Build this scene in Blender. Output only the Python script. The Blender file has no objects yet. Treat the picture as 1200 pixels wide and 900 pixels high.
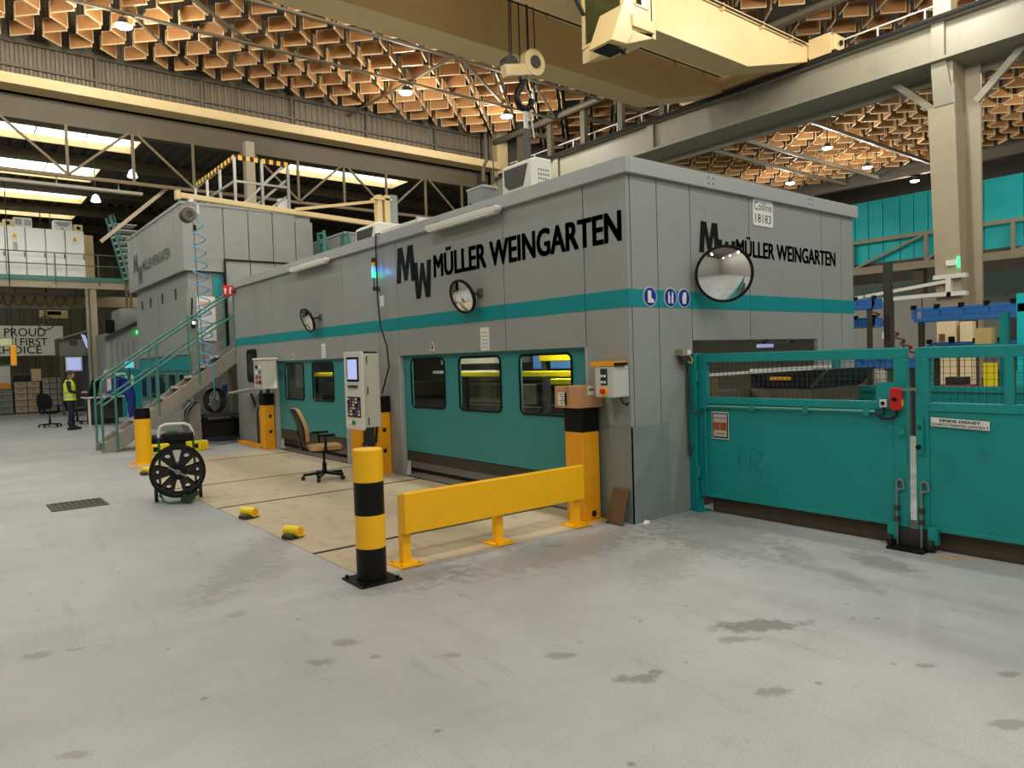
import bpy, bmesh, math, random
from mathutils import Vector, Matrix
random.seed(7)
S = bpy.context.scene
COL = S.collection
R = math.radians

# ---------------------------------------------------------------- camera
CAM_POS = Vector((-5.2815, -4.7756, 1.65))
YAW, PITCH, ROLL = R(51.465), R(-1.9664), R(-1.755)
FPX = 846.18
_f = Vector((math.cos(YAW)*math.cos(PITCH), math.sin(YAW)*math.cos(PITCH), math.sin(PITCH)))
_r0 = _f.cross(Vector((0, 0, 1))).normalized()
_u0 = _r0.cross(_f)
_r = _r0*math.cos(ROLL) + _u0*math.sin(ROLL)
_u = -_r0*math.sin(ROLL) + _u0*math.cos(ROLL)
cam = bpy.data.cameras.new('camera')
cam.sensor_width = 36.0
cam.lens = 36.0*FPX/1200.0
cam.clip_end = 300
camo = bpy.data.objects.new('camera', cam)
COL.objects.link(camo)
m = Matrix((( _r.x, _u.x, -_f.x, CAM_POS.x), (_r.y, _u.y, -_f.y, CAM_POS.y), (_r.z, _u.z, -_f.z, CAM_POS.z), (0, 0, 0, 1)))
camo.matrix_world = m
S.camera = camo

def project(p):
    q = Vector(p) - CAM_POS
    d = q.dot(_f)
    if d < 0.1: return None
    return 600 + FPX*q.dot(_r)/d, 450 - FPX*q.dot(_u)/d, d

# ---------------------------------------------------------------- world, exposure
W = bpy.data.worlds.new('hall_ambient'); S.world = W
W.use_nodes = True
bg = W.node_tree.nodes['Background']
bg.inputs[0].default_value = (1.0, 0.98, 0.95, 1)
bg.inputs[1].default_value = 0.0
S.view_settings.view_transform = 'Standard'
S.view_settings.look = 'None'
S.view_settings.gamma = 1.0
S.view_settings.exposure = -0.62
S.view_settings.use_curve_mapping = False
S.cycles.use_denoising = True
S.cycles.max_bounces = 8
S.cycles.diffuse_bounces = 4
S.cycles.glossy_bounces = 4
S.cycles.transparent_max_bounces = 12
S.cycles.sample_clamp_indirect = 4.0
S.cycles.caustics_reflective = False
S.cycles.caustics_refractive = False

# high-bay lamps, all of one kind and one wattage; their housings are built further down
LAMP_WATTS = 480
HALL_LAMPS = [(-1.53, 13.95), (5.95, 13.95), (9.75, 13.95)]                                   # the three lit lamps in the photograph
# the same lamp rows carried on over the hall around and behind the camera, outside the picture
HALL_LAMPS_OFFSCREEN = [(-9.2, 13.95), (-5.3, 13.95)] + [(x, 8.6) for x in (-9.2, -5.3, -1.4, 2.5)] + \
                       [(x, y) for y in (1.6, -5.5, -12.0) for x in (-9.2, -5.3, -1.4, 2.5, 6.4, 10.3)]
SIDE_LAMPS = [(26.4, 10.05), (31.0, 10.0), (26.12, 13.45), (22.0, 9.5)]                     # the four lamps the photograph shows there
SIDE_LAMPS_OFFSCREEN = [(17.0, -1.0), (24.0, 2.0)]

# ---------------------------------------------------------------- materials
def lin(c):
    return tuple(((v/255)/12.92 if v/255 <= 0.04045 else ((v/255+0.055)/1.055)**2.4) for v in c)
_mats = {}
def M(name, rgb, rough=0.5, metal=0.0, var=0.12, scale=3.0, bump=0.0, bscale=40.0, stretch=None, dirt=None, dirt_amt=0.0, spec=0.5):
    if name in _mats: return _mats[name]
    mt = bpy.data.materials.new(name); mt.use_nodes = True
    nt = mt.node_tree; nd = nt.nodes; ln = nt.links
    b = nd['Principled BSDF']
    b.inputs['Roughness'].default_value = rough
    b.inputs['Metallic'].default_value = metal
    b.inputs['Specular IOR Level'].default_value = spec
    c = lin(rgb)
    tc = nd.new('ShaderNodeTexCoord'); mp = nd.new('ShaderNodeMapping')
    ln.new(tc.outputs['Object'], mp.inputs[0])
    if stretch: mp.inputs['Scale'].default_value = stretch
    n1 = nd.new('ShaderNodeTexNoise'); n1.inputs['Scale'].default_value = scale; n1.inputs['Detail'].default_value = 6; n1.inputs['Roughness'].default_value = 0.6
    ln.new(mp.outputs[0], n1.inputs['Vector'])
    mx = nd.new('ShaderNodeMix'); mx.data_type = 'RGBA'
    mx.inputs[6].default_value = tuple(v*(1-var) for v in c) + (1,)
    mx.inputs[7].default_value = tuple(min(1, v*(1+var)) for v in c) + (1,)
    ln.new(n1.outputs[0], mx.inputs[0])
    out = mx.outputs[2]
    if dirt:
        n2 = nd.new('ShaderNodeTexNoise'); n2.inputs['Scale'].default_value = scale*2.7; n2.inputs['Detail'].default_value = 8; n2.inputs['Roughness'].default_value = 0.7
        ln.new(mp.outputs[0], n2.inputs['Vector'])
        cr = nd.new('ShaderNodeValToRGB'); cr.color_ramp.elements[0].position = 0.52; cr.color_ramp.elements[1].position = 0.75
        cr.color_ramp.elements[1].color = (dirt_amt,)*3 + (1,)
        ln.new(n2.outputs[0], cr.inputs[0])
        m2 = nd.new('ShaderNodeMix'); m2.data_type = 'RGBA'
        ln.new(cr.outputs[0], m2.inputs[0]); ln.new(out, m2.inputs[6]); m2.inputs[7].default_value = lin(dirt) + (1,)
        out = m2.outputs[2]
    ln.new(out, b.inputs['Base Color'])
    if bump:
        n3 = nd.new('ShaderNodeTexNoise'); n3.inputs['Scale'].default_value = bscale; n3.inputs['Detail'].default_value = 4
        ln.new(tc.outputs['Object'], n3.inputs['Vector'])
        bp = nd.new('ShaderNodeBump'); bp.inputs['Strength'].default_value = bump; bp.inputs['Distance'].default_value = 0.01
        ln.new(n3.outputs[0], bp.inputs['Height']); ln.new(bp.outputs[0], b.inputs['Normal'])
    _mats[name] = mt
    return mt
def E(name, rgb, strength):
    if name in _mats: return _mats[name]
    mt = bpy.data.materials.new(name); mt.use_nodes = True
    b = mt.node_tree.nodes['Principled BSDF']
    b.inputs['Base Color'].default_value = lin(rgb) + (1,)
    b.inputs['Emission Color'].default_value = lin(rgb) + (1,)
    b.inputs['Emission Strength'].default_value = strength
    _mats[name] = mt
    return mt
def glass_mat(name, tint, refl=0.12):
    mt = bpy.data.materials.new(name); mt.use_nodes = True
    nt = mt.node_tree; nd = nt.nodes; nd.clear(); ln = nt.links
    o = nd.new('ShaderNodeOutputMaterial'); t = nd.new('ShaderNodeBsdfTransparent'); g = nd.new('ShaderNodeBsdfGlossy')
    t.inputs[0].default_value = tint + (1,); g.inputs['Roughness'].default_value = 0.03
    fr = nd.new('ShaderNodeLayerWeight'); pw = nd.new('ShaderNodeMath'); pw.operation = 'POWER'; pw.inputs[1].default_value = 4.0
    ma = nd.new('ShaderNodeMath'); ma.operation = 'MULTIPLY_ADD'; ma.inputs[1].default_value = .5; ma.inputs[2].default_value = .03
    ln.new(fr.outputs['Facing'], pw.inputs[0]); ln.new(pw.outputs[0], ma.inputs[0])
    mx = nd.new('ShaderNodeMixShader'); ln.new(ma.outputs[0], mx.inputs[0])
    ln.new(t.outputs[0], mx.inputs[1]); ln.new(g.outputs[0], mx.inputs[2]); ln.new(mx.outputs[0], o.inputs[0])
    _mats[name] = mt
    return mt
TRUSS_RGB = (112, 97, 72)

GREY = M('grey_enclosure_paint', (146, 151, 148), 0.42, 0, 0.05, 1.2, 0.0, 40, None, (110, 112, 108), 0.25)
GREYL = M('light_grey_fascia_paint', (164, 168, 168), 0.4, 0, 0.04, 1.5)
GREYD = M('streaked_grey_press_paint', (146, 151, 148), 0.45, 0, 0.08, 1.2, 0, 40, (1, 1, .35), (110, 110, 104), 0.4)
TEALS = M('teal_stripe_paint', (4, 136, 142), 0.4, 0, 0.05)
TEALD = M('teal_door_paint', (52, 136, 136), 0.4, 0, 0.06, 1.5)
TEALG = M('teal_gate_paint', (4, 142, 140), 0.45, 0, 0.10, 1.6, 0.05, 60, None, (14, 92, 88), 0.35)
TEALR = M('teal_handrail_paint', (66, 124, 116), 0.45, 0, 0.1)
TEALB = M('bright_teal_cladding', (16, 204, 210), 0.45, 0, 0.06, 0.8, 0, 40, None, (30, 140, 150), 0.3)
YEL = M('safety_yellow_paint', (255, 190, 0), 0.4, 0, 0.05, 4, 0, 40, None, (206, 146, 10), 0.2)
YELO = M('worn_orange_yellow_paint', (236, 162, 14), 0.45, 0, 0.10, 3, 0, 40, None, (150, 95, 20), 0.35)
YELB = M('bright_yellow_paint', (240, 215, 20), 0.4, 0, 0.06)
BLK = M('black_paint', (11, 11, 12), 0.4, 0, 0.1, spec=.25)
RUB = M('black_rubber', (22, 22, 23), 0.7, 0, 0.15)
BLKG = M('black_gloss_plastic', (14, 14, 15), 0.25, 0, 0.1)
STEEL = M('galvanised_steel', (150, 152, 150), 0.35, 0.7, 0.12, 6)
STEELD = M('dark_steel', (70, 68, 64), 0.45, 0.5, 0.2, 5)
STAIR = M('grey_stair_paint', (146, 141, 130), 0.5, 0.2, 0.12, 4, 0, 40, None, (80, 76, 68), 0.4)
CREAM = M('cream_crane_paint', (214, 190, 138), 0.42, 0, 0.05, 0.8, 0, 40, (1, 1, 1), (176, 148, 96), 0.3)
CREAMD = M('cream_beam_paint', (206, 182, 132), 0.5, 0, 0.06, 1.0, 0, 40, None, (150, 128, 88), 0.3)
OLIVE = M('olive_grey_steelwork', (146, 142, 124), 0.5, 0.0, 0.10, 0.9, 0, 40, None, (112, 106, 88), 0.45)
OLIVED = M('dark_steelwork', (92, 84, 66), 0.6, 0.1, 0.15, 2)
COLM = M('taupe_column_paint', (166, 154, 130), 0.5, 0, 0.07, 1.2, 0, 40, None, (128, 116, 94), 0.3)
WHITE = M('white_enamel', (232, 232, 226), 0.35, 0, 0.03)
OFFW = M('off_white_housing', (214, 214, 204), 0.4, 0, 0.04)
WBOX = M('light_grey_housing', (196, 196, 186), 0.4, 0, 0.04)
CORR = M('weathered_corrugated_sheet', (112, 102, 84), 0.45, 0.2, 0.42, 1.6, 0, 40, (6, 6, .6), (70, 60, 46), 0.6)
DECK = M('dark_roof_deck', (74, 67, 56), 0.8, 0, 0.25, 1.5)
ROOFB = M('brown_grey_roof_paint', (84, 77, 66), 0.9, 0, 0.2)
WALLD = M('dark_olive_wall_sheet', (84, 78, 60), 0.6, 0.1, 0.2, 1.2)
WOOD = M('baffle_chipboard', (164, 114, 62), 0.6, 0, 0.22, 1.3, 0, 40, None, (104, 66, 32), 0.6)
WOODE = M('baffle_edge_strip', (212, 184, 140), 0.5, 0, 0.1)
WOODB = M('dark_wood_block', (104, 80, 52), 0.7, 0, 0.2, 5)
CARD = M('brown_cardboard', (190, 142, 96), 0.75, 0, 0.06, 3)
BLUE = M('blue_rack_paint', (44, 108, 176), 0.45, 0, 0.1, 3)
BLUES = M('mandatory_sign_blue', (18, 38, 150), 0.4, 0, 0.03)
REDS = M('red_plastic', (204, 24, 30), 0.35, 0, 0.05)
GREENT = M('green_trolley_tube', (40, 110, 66), 0.4, 0.2, 0.1)
TAN = M('tan_upholstery', (186, 146, 92), 0.8, 0, 0.12, 8, 0.2, 120)
HOSE = M('blue_air_hose', (70, 160, 206), 0.35, 0, 0.05)
HOSER = M('dark_red_hose', (110, 50, 46), 0.5, 0, 0.1)
NAVY = M('navy_workwear', (24, 28, 52), 0.85, 0, 0.12, 8)
BLUEJ = M('blue_work_jacket', (28, 44, 132), 0.85, 0, 0.12, 8)
HIVIS = M('hi_vis_yellow', (214, 240, 40), 0.7, 0, 0.06)
REFL = M('reflective_grey_tape', (190, 194, 184), 0.3, 0.2, 0.05)
SKIN = M('skin', (196, 146, 118), 0.6, 0, 0.05)
HAIR = M('dark_brown_hair', (46, 32, 26), 0.6, 0, 0.15)
HOOD = M('pale_grey_cloth', (200, 202, 204), 0.85, 0, 0.06)
MIRROR = M('polished_mirror', (238, 240, 238), 0.02, 1.0, 0.0)
PRINT = M('black_lettering', (12, 12, 13), 0.7, 0, 0.03, spec=.15)
PRINTG = M('grey_lettering', (120, 116, 106), 0.5, 0, 0.03)
SIGNW = M('white_sign_face', (226, 226, 218), 0.4, 0, 0.02)
BANW = M('banner_white', (222, 222, 206), 0.5, 0, 0.02)
RUSTY = M('rusty_scrap_print', (150, 78, 36), 0.5, 0, 0.5, 60)
KERB = M('oily_kerb_concrete', (72, 62, 48), 0.75, 0, 0.35, 5)
PLATE = M('beige_floor_plate', (196, 180, 152), 0.42, 0, 0.14, 1.6, 0.04, 60, (1.6, .7, 1), (132, 112, 84), 0.65)
SHEET = M('worn_galvanised_sheet', (132, 142, 140), 0.42, 0.1, 0.16, 4)
ORANGE = M('orange_marking_paint', (230, 160, 60), 0.5, 0, 0.1)
GLASS = glass_mat('clear_pane', (0.86, 0.88, 0.86))
GLASST = glass_mat('tinted_pane', (0.55, 0.6, 0.55))
SCREEN = E('lit_blue_screen', (176, 186, 240), 0.9)
SCREEN2 = E('lit_cyan_screen', (90, 200, 220), 1.0)
TUBE = E('lit_tube', (255, 250, 235), 5.0)
LAMPG = E('lamp_glow', (255, 244, 214), 60.0)
SKYL = E('daylit_skylight_pane', (244, 248, 240), 5.0)
LEDG = E('green_signal_light', (40, 255, 110), 6.0)
LEDB = E('blue_signal_light', (40, 90, 255), 8.0)
LEDR = M('dark_red_signal_lens', (110, 14, 14), 0.2)
LEDY = M('amber_signal_lens', (220, 170, 30), 0.2)

# main floor: painted concrete with oil stains at their own places
def floor_material():
    mt = bpy.data.materials.new('grey_painted_concrete'); mt.use_nodes = True
    nt = mt.node_tree; nd = nt.nodes; ln = nt.links; b = nd['Principled BSDF']
    tc = nd.new('ShaderNodeTexCoord')
    def noise(scale, det=6, rough=.6, vec=None, st=None):
        n = nd.new('ShaderNodeTexNoise'); n.inputs['Scale'].default_value = scale; n.inputs['Detail'].default_value = det; n.inputs['Roughness'].default_value = rough
        if st:
            mp = nd.new('ShaderNodeMapping'); mp.inputs['Scale'].default_value = st; ln.new(tc.outputs['Object'], mp.inputs[0]); ln.new(mp.outputs[0], n.inputs['Vector'])
        else: ln.new(vec or tc.outputs['Object'], n.inputs['Vector'])
        return n
    def math_(op, a, bb, clamp=False):
        n = nd.new('ShaderNodeMath'); n.operation = op; n.use_clamp = clamp
        for i, v in enumerate((a, bb)):
            if v is None: continue
            if isinstance(v, (int, float)): n.inputs[i].default_value = v
            else: ln.new(v, n.inputs[i])
        return n.outputs[0]
    def ramp(v, p0, p1, c0=0., c1=1.):
        n = nd.new('ShaderNodeMapRange'); n.inputs[1].default_value = p0; n.inputs[2].default_value = p1; n.inputs[3].default_value = c0; n.inputs[4].default_value = c1
        ln.new(v, n.inputs[0]); return n.outputs[0]
    def mix(f, a, bb):
        n = nd.new('ShaderNodeMix'); n.data_type = 'RGBA'
        if isinstance(f, (int, float)): n.inputs[0].default_value = f
        else: ln.new(f, n.inputs[0])
        for i, v in ((6, a), (7, bb)):
            if isinstance(v, tuple): n.inputs[i].default_value = v + (1,)
            else: ln.new(v, n.inputs[i])
        return n.outputs[2]
    big = noise(.35, 5, .6); mid = noise(1.7, 8, .65); fine = noise(60, 3, .7)
    streak = noise(1.2, 8, .7, None, (0.5, 2.6, 1)); scuff = noise(3.0, 10, .75, None, (2.4, .35, 1)); grain = noise(105, 3, .6)
    c = mix(ramp(big.outputs[0], .35, .68), lin((166, 169, 172)), lin((198, 201, 203)))
    c = mix(ramp(mid.outputs[0], .5, .8, 0, .4), c, lin((160, 161, 160)))
    c = mix(ramp(streak.outputs[0], .52, .8, 0, .34), c, lin((138, 137, 133)))
    c = mix(ramp(fine.outputs[0], .3, .7, 0, .10), c, lin((120, 120, 118)))
    c = mix(ramp(scuff.outputs[0], .55, .76, 0, .55), c, lin((116, 112, 104)))
    c = mix(ramp(grain.outputs[0], .38, .66, 0, .42), c, lin((134, 134, 133)))
    # small specks
    vo = nd.new('ShaderNodeTexVoronoi'); vo.inputs['Scale'].default_value = 2.4; ln.new(tc.outputs['Object'], vo.inputs['Vector'])
    dv = math_('ADD', vo.outputs['Distance'], math_('MULTIPLY', fine.outputs[0], .05))
    c = mix(ramp(dv, .085, .05, 0, .55), c, lin((84, 80, 72)))
    v2 = nd.new('ShaderNodeTexVoronoi'); v2.inputs['Scale'].default_value = 4.2; ln.new(tc.outputs['Object'], v2.inputs['Vector'])
    sc2 = nd.new('ShaderNodeSeparateColor'); ln.new(v2.outputs['Color'], sc2.inputs[0])
    d2 = math_('ADD', v2.outputs['Distance'], math_('MULTIPLY', noise(28, 5, .7).outputs[0], .30))
    d2 = math_('ADD', d2, ramp(sc2.outputs[0], .55, .62, .5, 0))
    c = mix(ramp(d2, .235, .17, 0, .6), c, lin((92, 88, 80)))
    # larger dry oil patches
    STAINS = [(-1.47, -2.31, .42, .15, 35, .75), (-1.75, -2.35, .2, .08, 30, .5), (-2.56, -2.30, .18, .09, 20, .65), (-2.42, -2.32, .07, .05, 0, .6), (-2.65, -1.82, .15, .07, 10, .5), (-3.09, -1.41, .10, .06, 0, .5),
              (-3.44, -.83, .13, .09, 0, .5), (-3.69, -.98, .13, .07, -20, .5), (-3.42, -1.13, .06, .05, 0, .5), (-4.89, .25, .14, .09, 0, .5), (-4.7, .2, .09, .05, 0, .45), (-3.77, .13, .12, .10, 0, .35),
              (-2.17, -2.84, .14, .08, 0, .6), (-1.70, -3.69, .16, .07, 20, .55), (-1.16, -3.51, .10, .05, 0, .6), (-1.35, -3.2, .09, .04, 0, .6), (-1.11, -.07, .14, .05, 30, .6), (-.24, -2.28, .5, .14, 60, .35),
              (.08, -1.64, .6, .2, 50, .3), (.35, -2.2, .5, .22, 70, .5), (-2.5, .0, .75, .4, 0, .42), (-1.2, -.2, 1.7, .55, 0, .45), (.2, -.8, 1.3, .8, 60, .35), (-.9, -1.1, 1.0, .35, 30, .25), (-3.1, 1.6, .35, 2.2, 0, .3), (-4.89, -1.17, .10, .06, 0, .45), (-3.2, 1.0, .5, .18, 60, .22), (-.1, -.5, .5, .25, 0, .22)]
    wob = noise(9.0, 8, .75)
    sep = nd.new('ShaderNodeSeparateXYZ'); ln.new(tc.outputs['Object'], sep.inputs[0])
    for (x, y, a, bb, rot, amt) in STAINS:
        if a < .5: rot = -36
        ca, sa = math.cos(R(rot)), math.sin(R(rot))
        dx = math_('SUBTRACT', sep.outputs[0], x); dy = math_('SUBTRACT', sep.outputs[1], y)
        a *= .72; bb *= .72
        u = math_('ADD', math_('MULTIPLY', dx, ca/a), math_('MULTIPLY', dy, sa/a))
        v = math_('ADD', math_('MULTIPLY', dx, -sa/bb), math_('MULTIPLY', dy, ca/bb))
        d = math_('SQRT', math_('ADD', math_('MULTIPLY', u, u), math_('MULTIPLY', v, v)), None)
        d = math_('ADD', d, math_('MULTIPLY', math_('SUBTRACT', wob.outputs[0], .5), 3.2))
        c = mix(ramp(d, 1.05, .6, 0, amt), c, lin((112, 108, 98)))
    ln.new(c, b.inputs['Base Color'])
    ln.new(ramp(mid.outputs[0], .3, .75, .36, .52), b.inputs['Roughness'])
    bp = nd.new('ShaderNodeBump'); bp.inputs['Strength'].default_value = .10; bp.inputs['Distance'].default_value = .003
    ln.new(fine.outputs[0], bp.inputs['Height']); ln.new(bp.outputs[0], b.inputs['Normal'])
    return mt
FLOOR = floor_material()

# ---------------------------------------------------------------- mesh helpers
ORG = {}
class MB:
    def __init__(s): s.v = []; s.f = []; s.m = []; s.i = 0
    def mat(s, i): s.i = i; return s
    def add(s, vs, fs):
        o = len(s.v); s.v += [tuple(v) for v in vs]; s.f += [tuple(o+k for k in f) for f in fs]; s.m += [s.i]*len(fs); return s
    def box(s, x0, x1, y0, y1, z0, z1):
        if x0 > x1: x0, x1 = x1, x0
        if y0 > y1: y0, y1 = y1, y0
        if z0 > z1: z0, z1 = z1, z0
        return s.add([(x0,y0,z0),(x1,y0,z0),(x1,y1,z0),(x0,y1,z0),(x0,y0,z1),(x1,y0,z1),(x1,y1,z1),(x0,y1,z1)],
                     [(0,3,2,1),(4,5,6,7),(0,1,5,4),(1,2,6,5),(2,3,7,6),(3,0,4,7)])
    def bar(s, a, b, w, h=None, up=(0,0,1)):
        a = Vector(a); b = Vector(b); h = h or w; d = (b-a).normalized(); up = Vector(up)
        if abs(d.dot(up)) > .98: up = Vector((0,1,0)) if abs(d.y) < .9 else Vector((1,0,0))
        sd = d.cross(up).normalized(); u = sd.cross(d)
        vs = []
        for p in (a, b):
            for i, j in ((-1,-1),(1,-1),(1,1),(-1,1)): vs.append(p + sd*(i*w/2) + u*(j*h/2))
        return s.add(vs, [(3,2,1,0),(4,5,6,7),(0,1,5,4),(1,2,6,5),(2,3,7,6),(3,0,4,7)])
    def cyl(s, a, b, r, n=12, r2=None, cap=True):
        a = Vector(a); b = Vector(b); r2 = r if r2 is None else r2; d = (b-a).normalized()
        up = Vector((0,0,1)) if abs(d.z) < .9 else Vector((1,0,0))
        x = d.cross(up).normalized(); y = d.cross(x)
        vs = []
        for p, q in ((a, r), (b, r2)):
            for k in range(n):
                t = 2*math.pi*k/n; vs.append(p + x*(q*math.cos(t)) + y*(q*math.sin(t)))
        fs = [(k, (k+1) % n, n+(k+1) % n, n+k) for k in range(n)]
        if cap: fs += [tuple(range(n-1,-1,-1)), tuple(range(n, 2*n))]
        return s.add(vs, fs)
    def tube(s, pts, r, n=8, closed=False):
        P = [Vector(p) for p in pts]; L = len(P); vs = []; nx = None
        for i in range(L):
            if closed: d = P[(i+1) % L] - P[i-1]
            else: d = P[min(i+1, L-1)] - P[max(i-1, 0)]
            d.normalize()
            if nx is None:
                up = Vector((0,0,1)) if abs(d.z) < .9 else Vector((1,0,0)); nx = d.cross(up).normalized()
            else:
                nx = (nx - d*nx.dot(d)).normalized()
            ny = d.cross(nx)
            for k in range(n):
                t = 2*math.pi*k/n; vs.append(P[i] + nx*(r*math.cos(t)) + ny*(r*math.sin(t)))
        fs = []
        for i in range(L if closed else L-1):
            j = (i+1) % L
            for k in range(n): fs.append((i*n+k, i*n+(k+1) % n, j*n+(k+1) % n, j*n+k))
        if not closed: fs += [tuple(range(n-1,-1,-1)), tuple((L-1)*n+k for k in range(n))]
        return s.add(vs, fs)
    def prism(s, poly, ax, a, b):
        n = len(poly); vs = []
        for t in (a, b):
            for p, q in poly: vs.append({'x': (t,p,q), 'y': (p,t,q), 'z': (p,q,t)}[ax])
        fs = [(k, (k+1) % n, n+(k+1) % n, n+k) for k in range(n)] + [tuple(range(n-1,-1,-1)), tuple(range(n, 2*n))]
        return s.add(vs, fs)
    def lathe(s, prof, c, ax='z', n=20):
        c = Vector(c); vs = []
        for r, h in prof:
            for k in range(n):
                t = 2*math.pi*k/n; p, q = r*math.cos(t), r*math.sin(t)
                vs.append(c + Vector({'z': (p,q,h), 'x': (h,p,q), 'y': (p,h,q)}[ax]))
        L = len(prof); fs = []
        for i in range(L-1):
            for k in range(n): fs.append((i*n+k, i*n+(k+1) % n, (i+1)*n+(k+1) % n, (i+1)*n+k))
        fs += [tuple(range(n-1,-1,-1)), tuple((L-1)*n+k for k in range(n))]
        return s.add(vs, fs)
    def ring(s, c, nrm, r0, r1, t, n=32):
        # flat ring (washer) around c, thickness t along nrm
        c = Vector(c); d = Vector(nrm).normalized(); up = Vector((0,0,1)) if abs(d.z) < .9 else Vector((1,0,0))
        x = d.cross(up).normalized(); y = d.cross(x); vs = []
        for (r, h) in ((r0,0),(r1,0),(r1,t),(r0,t)):
            for k in range(n):
                a = 2*math.pi*k/n; vs.append(c + x*(r*math.cos(a)) + y*(r*math.sin(a)) + d*h)
        fs = []
        for i in range(4):
            j = (i+1) % 4
            for k in range(n): fs.append((i*n+k, i*n+(k+1) % n, j*n+(k+1) % n, j*n+k))
        return s.add(vs, fs)
    def rrect(s, org, ud, vd, nd, w, h, rad, depth, inner=0.0, n=5):
        # rounded rectangle slab (or frame when inner>0), org = lower corner
        org, ud, vd, nd = map(Vector, (org, ud, vd, nd))
        def loop(e):
            rr = max(rad-e, .002); pts = []
            for cx, cy, a0 in ((w-e-rr, h-e-rr, 0), (e+rr, h-e-rr, 90), (e+rr, e+rr, 180), (w-e-rr, e+rr, 270)):
                for k in range(n+1):
                    a = R(a0+90*k/n); pts.append((cx+rr*math.cos(a), cy+rr*math.sin(a)))
            return pts
        o = loop(0); L = len(o)
        P = lambda q, d: org + ud*q[0] + vd*q[1] + nd*d
        if inner <= 0:
            vs = [P(q, 0) for q in o] + [P(q, depth) for q in o]
            return s.add(vs, [(k, (k+1) % L, L+(k+1) % L, L+k) for k in range(L)] + [tuple(range(L-1,-1,-1)), tuple(range(L, 2*L))])
        i_ = loop(inner); vs = [P(q, 0) for q in o] + [P(q, depth) for q in o] + [P(q, depth) for q in i_] + [P(q, 0) for q in i_]
        fs = []
        for a in range(4):
            b = (a+1) % 4
            for k in range(L): fs.append((a*L+k, a*L+(k+1) % L, b*L+(k+1) % L, b*L+k))
        return s.add(vs, fs)
    def text(s, body, org, ud, vd, w, h, bold=0.0, nd=None, depth=0.0, spacing=1.0):
        cu = bpy.data.curves.new('lettering', 'FONT'); cu.body = body; cu.offset = bold; cu.resolution_u = 3; cu.space_character = spacing
        ob = bpy.data.objects.new('lettering', cu); COL.objects.link(ob)
        dg = bpy.context.evaluated_depsgraph_get(); me = bpy.data.meshes.new_from_object(ob.evaluated_get(dg))
        xs = [v.co.x for v in me.vertices]; x0, x1 = min(xs), max(xs)
        org, ud, vd = map(Vector, (org, ud, vd))      # org = start of the baseline, h = capital height
        vs = [org + ud*((v.co.x-x0)/(x1-x0)*w) + vd*(v.co.y/0.682*h) for v in me.vertices]
        s.add(vs, [tuple(p.vertices) for p in me.polygons])
        bpy.data.objects.remove(ob); bpy.data.curves.remove(cu); bpy.data.meshes.remove(me)
        return s
    def boldtext(s, body, org, ud, vd, w, h, sh, bold=.012):
        # heavier strokes: the same word laid down three times with a slight sideways step
        for k in (-1, 0, 1):
            for q in (-1, 1): s.text(body, Vector(org) + Vector(ud)*(sh*k) + Vector(vd)*(sh*.5*q), ud, vd, w, h, bold)
        return s
    def glyph(s, pts, org, ud, vd, w, h, d=.002):
        org, ud, vd = map(Vector, (org, ud, vd)); n = len(pts); nn = ud.cross(vd).normalized()
        vs = [org + ud*(p*w) + vd*(q*h) for p, q in pts]; vs += [v + nn*d for v in vs]
        return s.add(vs, [tuple(range(n-1, -1, -1)), tuple(range(n, 2*n))] + [(k, (k+1) % n, n+(k+1) % n, n+k) for k in range(n)])
    def build(s, name, mats, parent=None, loc=None, local=False, smooth=False, bevel=0.0, recalc=True, segs=2):
        if not isinstance(mats, (list, tuple)): mats = [mats]
        me = bpy.data.meshes.new(name)
        if parent is not None:
            o0 = Vector((0,0,0)) if local else ORG.get(parent.name, Vector((0,0,0)))
        elif loc is not None: o0 = Vector(loc)
        else:
            xs = [v[0] for v in s.v]; ys = [v[1] for v in s.v]; zs = [v[2] for v in s.v]
            o0 = Vector(((min(xs)+max(xs))/2, (min(ys)+max(ys))/2, min(zs)))
        me.from_pydata([(v[0]-o0.x, v[1]-o0.y, v[2]-o0.z) for v in s.v], [], s.f)
        for q in mats: me.materials.append(q)
        me.polygons.foreach_set('material_index', s.m)
        if recalc:
            bm = bmesh.new(); bm.from_mesh(me); bmesh.ops.recalc_face_normals(bm, faces=bm.faces); bm.to_mesh(me); bm.free()
        if smooth:
            me.polygons.foreach_set('use_smooth', [True]*len(me.polygons))
            try: me.set_sharp_from_angle(angle=R(40))
            except Exception: pass
        me.update()
        ob = bpy.data.objects.new(name, me); COL.objects.link(ob)
        if parent is not None:
            ob.parent = parent; ORG[ob.name] = ORG.get(parent.name, Vector((0,0,0)))
        else:
            ob.location = o0; ORG[ob.name] = o0.copy()
        if bevel:
            bv = ob.modifiers.new('edge', 'BEVEL'); bv.width = bevel; bv.segments = segs; bv.limit_method = 'ANGLE'; bv.angle_limit = R(40)
        return ob
def tag(o, label=None, cat=None, group=None, kind=None):
    if label: o['label'] = label
    if cat: o['category'] = cat
    if group: o['group'] = group
    if kind: o['kind'] = kind
    return o
def thing(name, label, cat, loc=(0,0,0), rotz=0.0, group=None):
    o = bpy.data.objects.new(name, None); COL.objects.link(o)
    o.empty_display_size = .1; o.location = loc; o.rotation_euler = (0, 0, rotz)
    ORG[o.name] = Vector(loc)
    return tag(o, label, cat, group)
def struct(o, label=None):
    o['kind'] = 'structure'
    if label: o['label'] = label
    return o
def copy_tree(o, parent=None):
    c = o.copy(); COL.objects.link(c); c.parent = parent
    for ch in o.children: copy_tree(ch, c)
    return c
def box(name, mats, x0, x1, y0, y1, z0, z1, parent=None, bevel=0.0, **k):
    return MB().box(x0, x1, y0, y1, z0, z1).build(name, mats, parent, bevel=bevel, **k)
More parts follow.
